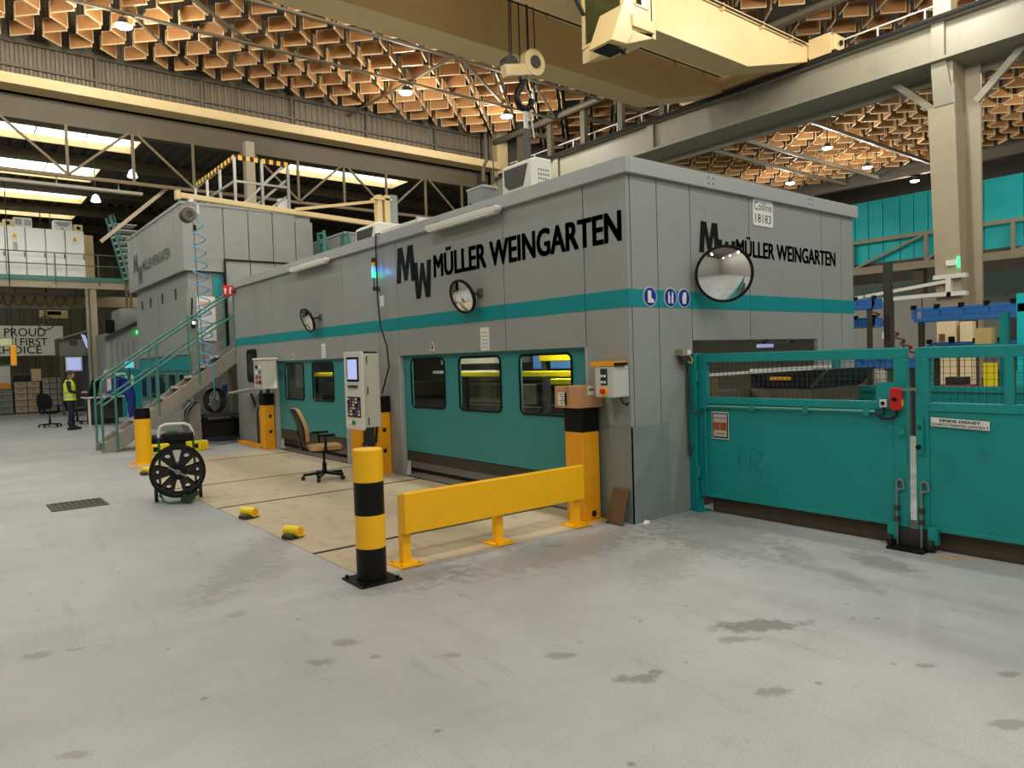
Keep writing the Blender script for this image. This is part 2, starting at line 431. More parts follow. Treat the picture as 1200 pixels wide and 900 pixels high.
# ================================================================ the setting
# floor ------------------------------------------------------------
fl = struct(box('floor', FLOOR, -18, 40, -16, 46, -0.3, 0.0, loc=(0, 0, 0)), 'grey painted concrete hall floor with dry oil stains')
fl['category'] = 'floor'
px0, px1 = -2.77, 0.0
box('floor_slot_base', RUB, px0, 0.35, .26, 9.39, 0.0003, 0.001, fl)  # dark sheet under the plates stands for the shade in the slots
ys = [.25, 1.23, 4.0, 5.9, 8.68, 9.4]
for a, b in zip(ys[:-1], ys[1:]):
    o = box('floor_plate', PLATE, px0, -0.02, a+(.034 if a > .3 else 0), b-(.034 if b < 9.3 else 0), 0.0, 0.005, fl)

# hall roof with hanging chipboard baffles -----------------------------
ce = struct(box('ceiling', ROOFB, -18, 40, -16, 18.4, 12.6, 12.75), 'dark hall roof with rows of hanging chipboard baffles')
ce['category'] = 'ceiling'
def baffle_mesh(L, H):
    b = MB().box(-L/2, L/2, -.012, .012, .02, H-.02)
    b.mat(1)
    for z in (0, H-.02): b.box(-L/2, L/2, -.019, .019, z, z+.02)
    for x in (-L/2, L/2-.02): b.box(x, x+.02, -.019, .019, .02, H-.02)
    return b
BZ, BH, PT = 10.1, .36, .905
bmA, bmB = baffle_mesh(.62, BH), baffle_mesh(.60, BH)
tmpA = bmA.build('baffle', [WOOD, WOODE], ce, local=True); meA = tmpA.data
tmpB = bmB.build('baffle', [WOOD, WOODE], ce, local=True); meB = tmpB.data
bpy.data.objects.remove(tmpA); bpy.data.objects.remove(tmpB)
OCC = [((-14,11.9),(7.05,7.8),(8.02,9.1)), ((-14,11.9),(4.6,5.28),(8.02,9.1)), ((11.9,13),(-14,18),(7.85,8.65)), ((0,4.5),(0,11.8),(0,3.56)), ((2.9,4.9),(3.4,4.6),(6.6,8.3)), ((12,12.7),(1.3,2),(0,8)), ((-14,12),(17.95,18.3),(8.4,10.0))]
def hidden(p):
    d = Vector(p) - CAM_POS
    for bx in OCC:
        t0, t1 = 0.0, 1.0
        for i in range(3):
            lo, hi = bx[i]; q = CAM_POS[i]
            if abs(d[i]) < 1e-9:
                if q < lo or q > hi: t0 = 2
                continue
            a, b = (lo-q)/d[i], (hi-q)/d[i]
            t0 = max(t0, min(a, b)); t1 = min(t1, max(a, b))
        if t0 < t1: return True
    return False
cand = []
A_ = Vector((.7071, -.7071, 0)); B_ = Vector((.7071, .7071, 0)); O_ = Vector((-.02, 13.81, BZ))
for i in range(-45, 46):
    for j in range(-45, 46):
        for k in (0, 1):
            p = O_ + A_*((i+.5*k)*PT) + B_*((j+.5*k)*PT)
            if p.x > 34 or p.y < -10: continue
            if p.y > 17.35 or p.x > 30.6 or 11.7 < p.x < 12.5: continue
            q = project((p.x, p.y, p.z+.2))
            if q is None or not (-260 < q[0] < 1460 and -260 < q[1] < 700): continue
            vis = 0 <= q[0] <= 1200 and -5 <= q[1] <= 900 and not hidden((p.x, p.y, p.z+.2))
            cand.append((0 if vis else 1, q[2], p, k))
cand.sort(key=lambda c: (c[0], c[1]))
rest = MB()
for n, (nv, d, p, k) in enumerate(cand):
    rz = R(-45) if k == 0 else R(45)
    jit = random.uniform(-.03, .03)
    if n < 300:
        o = bpy.data.objects.new('baffle', meA if k == 0 else meB); COL.objects.link(o); o.parent = ce
        o.location = Vector((p.x, p.y, p.z + random.uniform(-.012, .012))) - ORG['ceiling']; o.rotation_euler = (0, 0, rz + jit)
    else:
        src = bmA if k == 0 else bmB; c, s_ = math.cos(rz+jit), math.sin(rz+jit); off = len(rest.v)
        rest.v += [(p.x + v[0]*c - v[1]*s_, p.y + v[0]*s_ + v[1]*c, p.z + v[2]) for v in src.v]
        rest.f += [tuple(off+q for q in f) for f in src.f]; rest.m += src.m
ro = rest.build('baffle_field', [WOOD, WOODE], ce, recalc=False); ro['kind'] = 'stuff'
# lamp rails, purlins and bracing under the baffles
for y, x0, x1 in ((13.95, -14, 11.9), (11.72, -14, 11.9), (8.6, -14, 11.9), (1.6, -14, 11.9), (-5.5, -14, 11.9), (-12.0, -14, 11.9)):
    MB().bar((x0, y, 9.93), (x1, y, 9.93), .08, .06).build('lamp_rail', OLIVED, ce)
for y in (8.95, 11.62, 13.2, 15.6):
    MB().bar((12.4, y, 9.9), (31, y, 9.9), .10, .14).build('roof_tie', OLIVED, ce)
for a, b in (((6.3, 11.72, 10.05), (6.0, 17.9, 10.05)), ((6.34, 11.72, 10.02), (9.6, 13.95, 10.02)), ((-1.46, 13.95, 10.02), (1.31, 17.9, 10.3)), ((9.5, 12.2, 10.02), (11.9, 13.95, 10.02)), ((1.31, 13.95, 10.02), (-1.4, 11.72, 10.02))):
    MB().bar(a, b, .06, .06).build('roof_brace', OLIVED, ce)
for x in (-1.46, 1.31, 4.08, 6.75, 9.55):
    MB().bar((x, 17.85, 10.35), (x, 17.85, 12.6), .08, .08).build('roof_hanger', OLIVED, ce)
    MB().bar((x-.9, 17.86, 11.4), (x, 17.86, 10.4), .05, .05).build('roof_brace', OLIVED, ce)
MB().cyl((12.05, 2.0, 10.06), (12.05, 17.6, 10.06), .11, 12).build('roof_pipe', OLIVED, ce, smooth=True)
for y in (9.5, 11.2, 12.9, 14.6, 16.3):
    MB().bar((12.25, y, 8.7), (12.25, y, 12.6), .16, .2).build('roof_strut', OLIVED, ce)

# high wall over the far crane-bay end: corrugated sheet ----------------
wb = MB(); n = 0; x = -16.0; pts = []
while x < 12.3:
    pts += [(x, 18.0), (x+.07, 18.0), (x+.10, 18.045), (x+.17, 18.045)]; x += .2
for (a, b), (c, d) in zip(pts[:-1], pts[1:]):
    wb.add([(a, b, 9.2), (c, d, 9.2), (c, d, 12.6), (a, b, 12.6)], [(0, 1, 2, 3)])
wall = struct(wb.build('wall_back', CORR, loc=(-2, 18, 9.2), recalc=False), 'weathered corrugated sheet wall above the cream beam'); wall['category'] = 'wall'
MB().box(-16, 12.1, 17.9, 17.995, 10.24, 10.40).build('rail_girt', OLIVED, wall)
MB().box(-16, 12.1, 17.93, 17.995, 9.62, 9.68).build('rail_girt', OLIVED, wall)
for x in (-9.9, -7.1, -4.25, -1.46, 1.31, 4.08, 6.75, 9.55):
    MB().box(x-.04, x+.04, 17.92, 17.995, 9.25, 10.24).build('mullion', OLIVED, wall)
eb = struct(MB().box(-16, 12.1, 17.35, 17.98, 8.98, 9.25).build('trim_1', CREAMD, bevel=.01), 'long cream crane beam under the corrugated wall'); eb['category'] = 'beam'
eb2 = struct(MB().box(-16, 12.1, 18.15, 18.5, 8.36, 8.98).build('trim_2', OLIVED), 'dark deep beam behind the cream crane beam'); eb2['category'] = 'beam'
# end column in the corner
ec = thing('end_column', 'cream steel column where the cream beam meets the crane runway', 'column', (12.35, 17.75, 0)); ec['kind'] = 'structure'
MB().box(12.1, 12.6, 17.5, 18.0, 0, 12.6).build('shaft', CREAMD, ec, bevel=.01)
MB().box(12.02, 12.09, 17.6, 17.9, 8.3, 9.3).build('bracket', CREAMD, ec)
dc = thing('service_pipe', 'dark grey vent pipe rising beside the end column', 'pipe', (11.2, 17.3, 8.0))
MB().tube([(11.3, 17.4, 8.4), (11.3, 17.4, 9.0), (11.45, 17.4, 9.25), (11.45, 17.4, 12.6)], .09, 10).build('riser', OLIVED, dc, smooth=True)
MB().tube([(11.75, 17.4, 8.4), (11.75, 17.4, 9.2), (11.65, 17.4, 9.5), (11.65, 17.4, 12.6)], .06, 10).build('riser', STEELD, dc, smooth=True)

# truss hanging below the beam
tr = thing('lattice_truss', 'brown steel lattice truss hanging under the cream crane beam', 'truss', (0, 18.1, 6.95)); tr['kind'] = 'structure'
TRM = M('brown_truss_paint', TRUSS_RGB, .55, .1, .15)
MB().bar((-16, 18.05, 6.97), (12, 18.05, 6.97), .12, .09).build('bottom_chord', TRM, tr)
k = -2.24
xs = [k + 1.62*i for i in range(-5, 9)]
for i, x in enumerate(xs):
    MB().bar((x, 18.05, 6.97), (x, 18.05, 8.35), .07, .07).build('web_post', TRM, tr)
    if i % 2 == 1:
        if i > 0: MB().bar((x, 18.0, 7.0), (x-1.5, 18.0, 8.35), .06, .06).build('web_diagonal', TRM, tr)
        MB().bar((x, 18.0, 7.0), (x+1.5, 18.0, 8.35), .06, .06).build('web_diagonal', TRM, tr)
ct = thing('cable_tray', 'pale cable tray running under the lattice truss', 'cable tray', (-4, 18.2, 6.7))
MB().box(-16, -.4, 18.1, 18.3, 6.68, 6.76).build('tray', OLIVE, ct)
for i in range(9): MB().bar((-13 + 1.5*i, 18.2, 6.76), (-13 + 1.5*i, 18.2, 6.95), .03, .03).build('hanger', OLIVE, ct)
# diagonal stay below the truss and a bay column behind the press
o = struct(MB().bar((.3, 18.3, 7.0), (-1.5, 18.3, 5.3), .1, .1).build('trim_3', COLM), 'slanting brown steel stay below the lattice truss'); o['category'] = 'stay'
o = struct(MB().box(2.35, 2.62, 17.4, 17.68, 0, 8.5).build('trim_4', COLM), 'beige steel column rising behind the chevron railing'); o['category'] = 'column'
o = struct(MB().box(-7.2, -6.9, 18.1, 18.4, 0, 8.5).build('trim_5', COLM), 'beige steel column carrying the lattice truss'); o['category'] = 'column'

# low bay beyond: dark ribbed deck with skylights ------------------------
lb = MB()
def deck(x0, x1, y0, y1, z=8.4):
    x = x0
    while x < x1 - .01:
        for a, b, c, d in ((0, .14, 0, 0), (.14, .19, 0, .10), (.19, .33, .10, .10), (.33, .38, .10, 0)):
            lb.add([(x+a, y0, z+c), (x+b, y0, z+d), (x+b, y1, z+d), (x+a, y1, z+c)], [(0, 1, 2, 3)])
        x += .38
SK = [(-9.0, -.25, 18.75, 20.2), (4.3, 8.8, 18.75, 20.0), (-9.0, -.7, 22.6, 24.7), (-9.0, -.45, 26.6, 28.6), (-9.0, -.3, 30.6, 32.2)]
for y0, y1 in ((18.45, 18.75), (20.2, 22.6), (24.7, 26.6), (28.6, 30.6), (32.2, 46)): deck(-12, 14, y0, y1)
deck(-.25, 4.3, 18.75, 20.2); deck(8.8, 14, 18.75, 20.2); deck(-.7, 14, 22.6, 24.7); deck(-.45, 14, 26.6, 28.6); deck(-.3, 14, 30.6, 32.2)
for y0, y1 in ((18.75, 20.2), (22.6, 24.7), (26.6, 28.6), (30.6, 32.2)): deck(-12, -9, y0, y1)
ld = struct(lb.build('roof_deck', DECK, loc=(0, 30, 8.4), recalc=False), 'dark ribbed metal roof deck of the low bay'); ld['category'] = 'roof'
for y in (21.3, 25.6, 29.6, 33.5):
    MB().box(-12, 14, y-.1, y+.1, 8.08, 8.38).build('purlin', OLIVED, ld)
for i, (x0, x1, y0, y1) in enumerate(SK):
    sk = thing('window_%d' % (i+1), ['long daylit skylight right behind the crane beam', 'shorter daylit skylight beyond the chevron railing', 'second skylight strip deeper in the low bay', 'third skylight strip above the mezzanine', 'last skylight strip above the back wall'][i], 'skylight', ((x0+x1)/2, (y0+y1)/2, 8.38)); sk['kind'] = 'structure'
    b = MB()
    for (a, c, d, e) in ((x0, x1, y0-.03, y0), (x0, x1, y1, y1+.03), (x0-.03, x0, y0, y1), (x1, x1+.03, y0, y1)): b.box(a, c, d, e, 8.38, 8.60)
    b.build('upstand', CREAM, sk)
    nx = int((x1-x0)/1.25)
    for q in range(nx):
        a = x0 + (x1-x0)*q/nx
        MB().box(a+.02, a+(x1-x0)/nx-.02, y0, y1, 8.58, 8.60).build('pane', SKYL, sk)
# walls of the low bay
bw = MB(); x = -14.0; pts = []
while x < 14: pts += [(x, 35.0), (x+.3, 35.0), (x+.33, 35.05), (x+.47, 35.05)]; x += .5
for (a, b), (c, d) in zip(pts[:-1], pts[1:]): bw.add([(a, b, 0), (c, d, 0), (c, d, 8.5), (a, b, 8.5)], [(0, 1, 2, 3)])
o = struct(bw.build('wall_far', WALLD, loc=(0, 35, 0), recalc=False), 'dark olive ribbed wall at the far end of the low bay'); o['category'] = 'wall'
o = struct(box('wall_side', WALLD, 14.0, 14.2, 18.4, 46, 0, 8.5), 'dark side wall closing the low bay'); o['category'] = 'wall'

# crane runway on the other side ----------------------------------------
ru = thing('crane_runway', 'grey steel crane runway girder above the machine on taupe column', 'beam', (12.4, 2, 7.86)); ru['kind'] = 'structure'
MB().box(12.0, 12.06, -14, 17.5, 7.86, 8.62).build('web', OLIVE, ru)
MB().box(11.86, 12.9, -14, 17.5, 7.80, 7.86).build('bottom_flange', OLIVE, ru)
MB().box(11.8, 12.9, -14, 17.5, 8.62, 8.67).build('top_flange', OLIVE, ru)
MB().box(12.9, 12.98, -14, 17.5, 7.62, 8.0).build('inner_web', OLIVE, ru)
MB().box(11.92, 12.0, -14, 17.5, 8.67, 8.73).build('crane_rail', STEELD, ru)
for y in (-6, 1.73, 9.75, 14.0):
    MB().box(11.9, 12.0, y-.13, y+.13, 7.86, 8.62).build('stiffener', OLIVE, ru)
MB().tube([(11.75, -14, 8.66), (11.75, 3.5, 8.66), (11.7, 6.5, 8.60), (11.75, 9, 8.64), (11.75, 17, 8.64)], .05, 6).build('supply_cable', RUB, ru)
hr = thing('walkway_railing', 'pale walkway handrail on top of the crane runway', 'railing', (12.6, 2, 8.67))
for z in (8.98, 9.28): MB().cyl((12.6, -14, z), (12.6, 17.4, z), .02, 6).build('rail', WHITE, hr)
for z in (8.74, 8.80): MB().cyl((12.5, -14, z), (12.5, 17.4, z), .014, 6).build('conduit', WHITE, hr)
y = -13.5
while y < 17.4:
    MB().cyl((12.6, y, 8.66), (12.6, y, 9.28), .02, 6).build('post', WHITE, hr); y += 1.05
mc = thing('runway_column', 'broad taupe steel column carrying the crane runway', 'column', (12.4, 1.65, 0)); mc['kind'] = 'structure'
MB().add([(12.0, 1.26, 0), (12.0, 1.76, 0), (12.0, 1.98, 6.85), (12.0, 1.45, 6.85), (12.08, 1.26, 0), (12.08, 1.76, 0), (12.08, 1.98, 6.85), (12.08, 1.45, 6.85)],
         [(0, 1, 2, 3), (7, 6, 5, 4), (0, 4, 5, 1), (1, 5, 6, 2), (2, 6, 7, 3), (3, 7, 4, 0)]).build('face_plate', COLM, mc, bevel=.006)
MB().box(12.08, 12.75, 1.5, 1.58, 0, 7.8).build('column_web', COLM, mc)
MB().box(12.75, 12.83, 1.2, 1.9, 0, 7.8).build('rear_flange', COLM, mc)
MB().add([(11.98, 1.45, 6.85), (11.98, 1.85, 6.85), (11.98, 1.9, 7.8), (11.98, 1.6, 7.8), (12.06, 1.45, 6.85), (12.06, 1.85, 6.85), (12.06, 1.9, 7.8), (12.06, 1.6, 7.8)],
         [(0, 1, 2, 3), (7, 6, 5, 4), (0, 4, 5, 1), (1, 5, 6, 2), (2, 6, 7, 3), (3, 7, 4, 0)]).build('head_plate', OLIVE, mc)
MB().box(12.06, 12.7, 1.55, 1.62, 6.85, 7.8).build('head_web', OLIVE, mc)
MB().bar((12.5, 2.0, 6.9), (12.5, 2.9, 7.8), .08, .14).build('knee_brace', OLIVE, mc)
MB().bar((12.5, 1.2, 6.9), (12.5, .3, 7.8), .08, .14).build('knee_brace', OLIVE, mc)
MB().box(12.0, 12.35, 1.5, 1.85, 8.67, 12.6).build('upper_shaft', CREAMD, mc)
MB().box(11.93, 12.0, 1.4, 1.62, 3.38, 3.5).build('exit_sign', WHITE, mc); MB().box(11.925, 12.0, 1.37, 1.40, 3.33, 3.55).build('sign_lamp', LEDG, mc)
b = MB()
for z in (2.72, 3.1): b.box(11.85, 12.0, 1.2, 1.85, z, z+.09)
b.box(11.85, 12.0, 1.5, 1.6, 2.72, 3.1); b.build('swing_arm_bracket', OFFW, mc)
MB().bar((11.9, 1.55, 3.05), (11.7, 4.6, 2.72), .08, .07).bar((11.9, 1.5, 2.78), (11.7, 4.9, 2.70), .09, .08).build('swing_arm', OFFW, mc)

# far side of the neighbouring bay ---------------------------------------
o = struct(box('wall_right', ROOFB, 38, 38.2, -16, 18, 0, 12.6), 'dark far wall of the neighbouring bay'); o['category'] = 'wall'
o = struct(box('wall_end', ROOFB, 12.7, 38, 17.8, 18, 0, 12.6), 'dark end wall of the neighbouring bay'); o['category'] = 'wall'
o = struct(box('wall_left', M('pale_hall_wall', (150, 148, 140), .6), -18.2, -18, -16, 18.4, 0, 12.6), 'pale sheet wall on the far side of the crane hall'); o['category'] = 'wall'
o = struct(box('wall_front', M('pale_hall_wall', (150, 148, 140), .6), -18, 38, -16.2, -16, 0, 12.6), 'pale sheet wall at the near end of the crane hall'); o['category'] = 'wall'
o = struct(box('wall_low', WALLD, -12.2, -12, 18.4, 46, 0, 8.5), 'dark wall closing the low bay beside the mezzanine'); o['category'] = 'wall'
rb = struct(box('roof_edge', ROOFB, 30.9, 31.2, -16, 17.8, 9.7, 12.6), 'added dark beam closing the baffle field of the neighbouring bay'); rb['category'] = 'beam'  # added beam, stands in for the dark bay past the last baffles
# ================================================================ the grey machine enclosure
en = thing('machine_enclosure', 'long grey enclosure with teal stripe, sliding doors and black maker lettering', 'enclosure', (2.25, 5.9, 0))
g = .006
TOPZ, DZ = 3.43, 1.75
def panel_x(y0, y1, z0=0.0, z1=TOPZ): return box('panel', GREY, 0, .05, y0+g, y1-g, z0, z1, en, bevel=.004)
def panel_y(x0, x1, z0=0.0, z1=TOPZ): return box('panel', GREY, x0+g, x1-g, 0, .05, z0, z1, en, bevel=.004)
panel_x(0, .6); panel_x(.6, 1.95, DZ); panel_x(1.95, 4.47, DZ); panel_x(4.47, 5.05); panel_x(5.05, 6.27); panel_x(6.27, 9.42, DZ); panel_x(9.42, 10.3); panel_x(10.3, 11.75)
panel_y(.05, .447); panel_y(.447, .98); panel_y(.98, 2.05, 1.79); panel_y(2.05, 3.66, 1.79); panel_y(3.52, 3.66, 0, 1.79); panel_y(3.66, 4.16); panel_y(4.16, 4.49)
box('backing', GREY, .052, .06, .06, 11.7, 1.76, TOPZ, en); box('backing', GREY, .06, 4.44, .052, .06, 1.8, TOPZ, en)
box('rear_wall', OLIVE, 4.44, 4.49, .05, 11.75, 0, TOPZ, en); box('end_wall', GREYD, .05, 4.44, 11.70, 11.75, 0, TOPZ, en)
box('roof', GREYL, -.02, 4.51, -.02, 11.77, TOPZ, 3.5, en)
b = MB()
b.box(-.05, .0, -.05, 11.8, 3.41, 3.565).box(4.49, 4.54, -.05, 11.8, 3.41, 3.565).box(0, 4.49, -.05, 0, 3.41, 3.565).box(0, 4.49, 11.75, 11.8, 3.41, 3.565)
b.build('fascia', GREYL, en, bevel=.006)
for x in (1.28, 3.32):
    b = MB()
    for dx in (-.04, .04):
        for z in (3.46, 3.52): b.cyl((x+dx, -.05, z), (x+dx, -.055, z), .008, 8)
    b.build('fascia_bolt', STEELD, en)
for y0, y1 in ((0, .597), (.603, 1.947), (1.953, 4.467), (4.473, 5.047), (5.053, 6.267), (6.273, 9.417), (9.423, 10.297), (10.303, 11.75)):
    box('stripe', TEALS, -.003, 0.0005, y0, y1, 2.125, 2.30, en)
for x0, x1 in ((-.003, .444), (.450, .977), (.983, 2.047), (2.053, 3.657), (3.663, 4.157), (4.163, 4.49)):
    box('stripe', TEALS, x0, x1, -.003, 0.0005, 2.125, 2.30, en)
# lettering
UX, UY, UZ = (1, 0, 0), (0, -1, 0), (0, 0, 1)
GM = [(0, 0), (.10, 1), (.36, 1), (.50, .45), (.64, 1), (.90, 1), (1, 0), (.77, 0), (.72, .62), (.58, .04), (.42, .04), (.28, .62), (.23, 0)]
GW = [(p, 1-q) for p, q in GM][::-1]
b = MB().glyph(GM, (-.003, 4.46, 2.79), UY, UZ, .53, .50).glyph(GW, (-.003, 3.98, 2.53), UY, UZ, .46, .50)
b.boldtext('MÜLLER WEINGARTEN', (-.004, 3.45, 2.78), UY, UZ, 3.37, .285, .013, .0).build('lettering', PRINT, en, recalc=False)
b = MB().glyph(GM, (1.12, -.003, 2.73), UX, UZ, .36, .33).glyph(GW, (1.45, -.003, 2.56), UX, UZ, .33, .33)
b.boldtext('MÜLLER WEINGARTEN', (1.80, -.004, 2.738), UX, UZ, 2.2, .178, .007, .0).build('lettering', PRINT, en, recalc=False)
# corner guard sheets
box('corner_guard', SHEET, -.012, 0, -.012, .42, .0, .95, en); box('corner_guard', SHEET, -.012, .54, -.012, 0, .0, .95, en)
# doors with windows
def door(y0, y1, z0, wins):
    d = MB()
    xs0, xs1 = .06, .085
    d.box(xs0, xs1, y0, y1, z0, 1.022); d.box(xs0, xs1, y0, y1, 1.683, DZ+.01)
    cuts = [y0] + [v for a, b_ in sorted(wins) for v in (a+.022, b_-.022)] + [y1]
    for a, b_ in zip(cuts[0::2], cuts[1::2]): d.box(xs0, xs1, a, b_, 1.022, 1.683)
    dd = d.build('sliding_door', TEALD, en)
    for a, b_ in wins:
        MB().rrect((xs0-.012, b_, 1.0), UY, UZ, (1, 0, 0), b_-a, .705, .085, .018, .024).build('window_gasket', BLK, dd)
        MB().box(xs0+.002, xs0+.007, a+.012, b_-.012, 1.012, 1.693).build('pane', GLASS, dd)
    box('skirt', STEELD, xs0+.005, xs1, y0, y1, .22, z0-.01, dd)
    return dd
door(.60, 4.47, .37, [(.876, 1.787), (2.131, 3.04), (3.364, 4.253)])
door(6.27, 9.42, .41, [(6.836, 7.738), (8.118, 9.047)])
for y in (.60, 4.47, 6.27, 9.42): box('door_jamb', GREYL, -.002, .12, y-.02, y+.02, 0, DZ, en)
# narrow window at the end panel
MB().rrect((-.012, 11.04, 1.33), UY, UZ, (1, 0, 0), .62, .70, .09, .02, .035).build('window_gasket', BLK, en)
box('pane', GLASST, -.006, -.001, 10.45, 11.0, 1.36, 2.0, en)
# threshold pit below the doors
box('sill', KERB, .0, .3, .6, 4.47, 0, .006, en); box('sill', KERB, .0, .3, 6.27, 9.42, 0, .006, en)
box('inner_glow_bar', SCREEN, 2.86, 3.2, .42, .449, 1.70, 1.745, en); box('glow_bar_bracket', STEELD, 2.98, 3.06, .06, .44, 1.75, 1.78, en); box('glow_bar_hanger', STEELD, 2.98, 3.06, .4, .44, 1.745, 3.43, en)  # emissive bar on a bracket, a bright patch inside the opening
box('press_floor', KERB, .3, 4.4, .06, 11.7, .002, .06, en)
# stickers
b = MB().mat(0).prism([(3.62, 1.80), (3.50, 1.80), (3.56, 1.93)], 'x', -.004, -.001).mat(1).prism([(3.60, 1.81), (3.52, 1.81), (3.56, 1.905)], 'x', -.006, -.004).mat(2).box(-.008, -.006, 3.548, 3.572, 1.825, 1.88)
b.build('warning_sticker', [SIGNW, M('faded_red', (206, 120, 96), .6), PRINT], en)
b = MB().mat(0).prism([(8.54, 1.78), (8.42, 1.78), (8.48, 1.91)], 'x', -.004, -.001).mat(1).prism([(8.52, 1.79), (8.44, 1.79), (8.48, 1.885)], 'x', -.006, -.004).mat(2).box(-.008, -.006, 8.468, 8.492, 1.80, 1.86)
b.build('warning_sticker', [SIGNW, M('faded_red', (206, 120, 96), .6), PRINT], en)
for y0, y1, z0, z1 in ((2.27, 2.45, 1.765, 2.05), (7.0, 7.16, 1.765, 2.02)):
    box('notice_sticker', SIGNW, -.003, -.001, y0, y1, z0, z1, en)
    b = MB()
    for k in range(5): b.box(-.004, -.003, y0+.03, y1-.03, z1-.06-k*.045, z1-.068-k*.045)
    b.build('notice_print', PRINTG, en)
# tooling inside, seen through the door windows
def tool(name, label, cat, mats, parts, loc):
    t = thing(name, label, cat, loc)
    for nm, mt, bx in parts: box(nm, mt, *bx, t, bevel=.01)
    return t
tool('transfer_bar', 'bright yellow transfer bar highest behind the door glass', 'bar', YELB, [('beam', YELB, (.85, 1.0, .5, 2.35, 1.61, 1.73)), ('foot', STEELD, (.87, .97, .5, .6, .06, 1.61)), ('foot', STEELD, (.87, .97, 2.25, 2.33, .06, 1.61))], (.85, 1.7, .06))
tool('transfer_bar', 'long yellow transfer bar running at mid window height', 'bar', YELB, [('beam', YELB, (.6, .7, .7, 3.9, 1.42, 1.49)), ('bracket', YELB, (.5, .62, 1.0, 1.75, 1.33, 1.40)), ('foot', STEELD, (.64, .72, 3.75, 3.85, .06, 1.42)), ('foot', STEELD, (.64, .72, .75, .85, .06, 1.40))], (.68, 2.4, .06))
tool('transfer_bar', 'yellow transfer bar behind the two-window door', 'bar', YELB, [('beam', YELB, (.6, .76, 6.6, 9.2, 1.42, 1.50)), ('foot', STEELD, (.64, .72, 6.7, 6.8, .06, 1.42)), ('foot', STEELD, (.64, .72, 9.0, 9.1, .06, 1.42))], (.68, 7.9, .06))
tool('die_holder', 'blue die holder block behind the door glass', 'machine part', BLUE, [('block', M('light_blue_paint', (90, 150, 214), .4), (1.3, 1.9, 1.95, 3.0, 1.50, 1.95)), ('hanger', STEELD, (1.4, 1.8, 2.1, 2.8, 1.95, 3.42))], (1.6, 2.1, .06))
d = thing('die_set', 'black die set low behind the door glass', 'machine part', (1.2, 1.6, .06))
box('lower_die', BLK, 1.05, 2.4, .55, 2.4, .06, 1.04, d, bevel=.02); box('upper_die', BLK, 1.1, 2.2, .6, 2.2, 1.04, 1.28, d, bevel=.02)
for k in range(4): MB().bar((1.04, .6+.42*k, .95), (1.05, .95+.42*k, 1.2), .04, .05).build('clamp', STEELD, d)
box('tag', SIGNW, 1.08, 1.1, 1.5, 1.62, 1.14, 1.2, d)
d = thing('die_set', 'dark brown steel die set behind the middle door panes', 'machine part', (1.4, 3.4, .06))
box('lower_die', STEELD, 1.05, 2.4, 2.55, 4.9, .06, 1.0, d, bevel=.02); box('upper_die', OLIVED, 1.1, 2.3, 2.7, 4.8, 1.0, 1.30, d, bevel=.02); box('slide', OLIVE, 1.0, 2.3, 3.2, 4.9, 1.60, 1.68, d); box('slide', OFFW, .9, 1.0, 3.3, 5.0, 1.46, 1.50, d)
d = thing('die_set', 'dark die set behind the two-window door', 'machine part', (1.4, 7.9, .06))
box('lower_die', BLK, 1.05, 2.4, 6.6, 9.6, .06, 1.02, d, bevel=.02); box('upper_die', OLIVED, 1.1, 2.3, 6.7, 9.4, 1.02, 1.28, d, bevel=.02)
for nm, yy, pw, lb_ in (('inner_lamp', 1.35, 70, 'tube lamp inside the enclosure over the black die set'), ('inner_lamp', 3.9, 40, 'tube lamp inside the enclosure over the brown die set'), ('inner_lamp', 8.0, 40, 'tube lamp inside the enclosure behind the two-window door')):
    t = thing(nm, lb_, 'lamp', (.5, yy, 2.3))
    MB().cyl((.5, yy-.5, 2.3), (.5, yy+.5, 2.3), .03, 8).build('tube', TUBE, t); box('housing', WHITE, .44, .56, yy-.55, yy+.55, 2.34, 2.4, t)
    MB().box(.48, .52, yy-.02, yy+.02, 2.4, 3.43).build('stem', WHITE, t)
    l = bpy.data.lights.new('inner_light', 'AREA'); l.shape = 'RECTANGLE'; l.size = .1; l.size_y = 1.0; l.energy = pw; l.color = (1, .97, .9)
    lo = bpy.data.objects.new('inner_light', l); COL.objects.link(lo); lo.parent = t; lo.location = (0, 0, -.04)
# outfeed opening on the short face: a dark scrap trough behind the gate
hp = thing('scrap_trough', 'dark steel scrap trough with pale top edge behind the mesh gate', 'trough', (2.4, -.3, 0))
box('leg', STEELD, 2.05, 2.15, -.64, -.54, 0, 1.1, hp); box('leg', STEELD, 2.95, 3.05, -.64, -.54, 0, 1.1, hp); box('leg', STEELD, 2.05, 2.15, -.14, -.06, 0, 1.1, hp)
MB().prism([(-.02, 1.24), (-.76, 1.24), (-.93, 1.44), (-.02, 1.40)], 'x', 2.0, 3.1).build('upper_wall', BLK, hp)
MB().prism([(-.02, .75), (-.70, .75), (-.74, 1.24), (-.02, 1.24)], 'x', 2.01, 3.08).build('lower_wall', OLIVED, hp)
MB().bar((1.99, -.02, 1.44), (1.99, -.97, 1.475), .03, .03).build('top_edge', OFFW, hp)
MB().bar((1.99, -.93, 1.44), (1.99, -.75, 1.25), .02, .03).build('end_edge', STEELD, hp)
box('yellow_tag', YELO, 1.97, 2.0, -.52, -.28, 1.33, 1.365, hp)
cy = thing('scrap_conveyor', 'dark steel scrap conveyor leaving the outfeed opening', 'conveyor', (2.2, .25, 0))
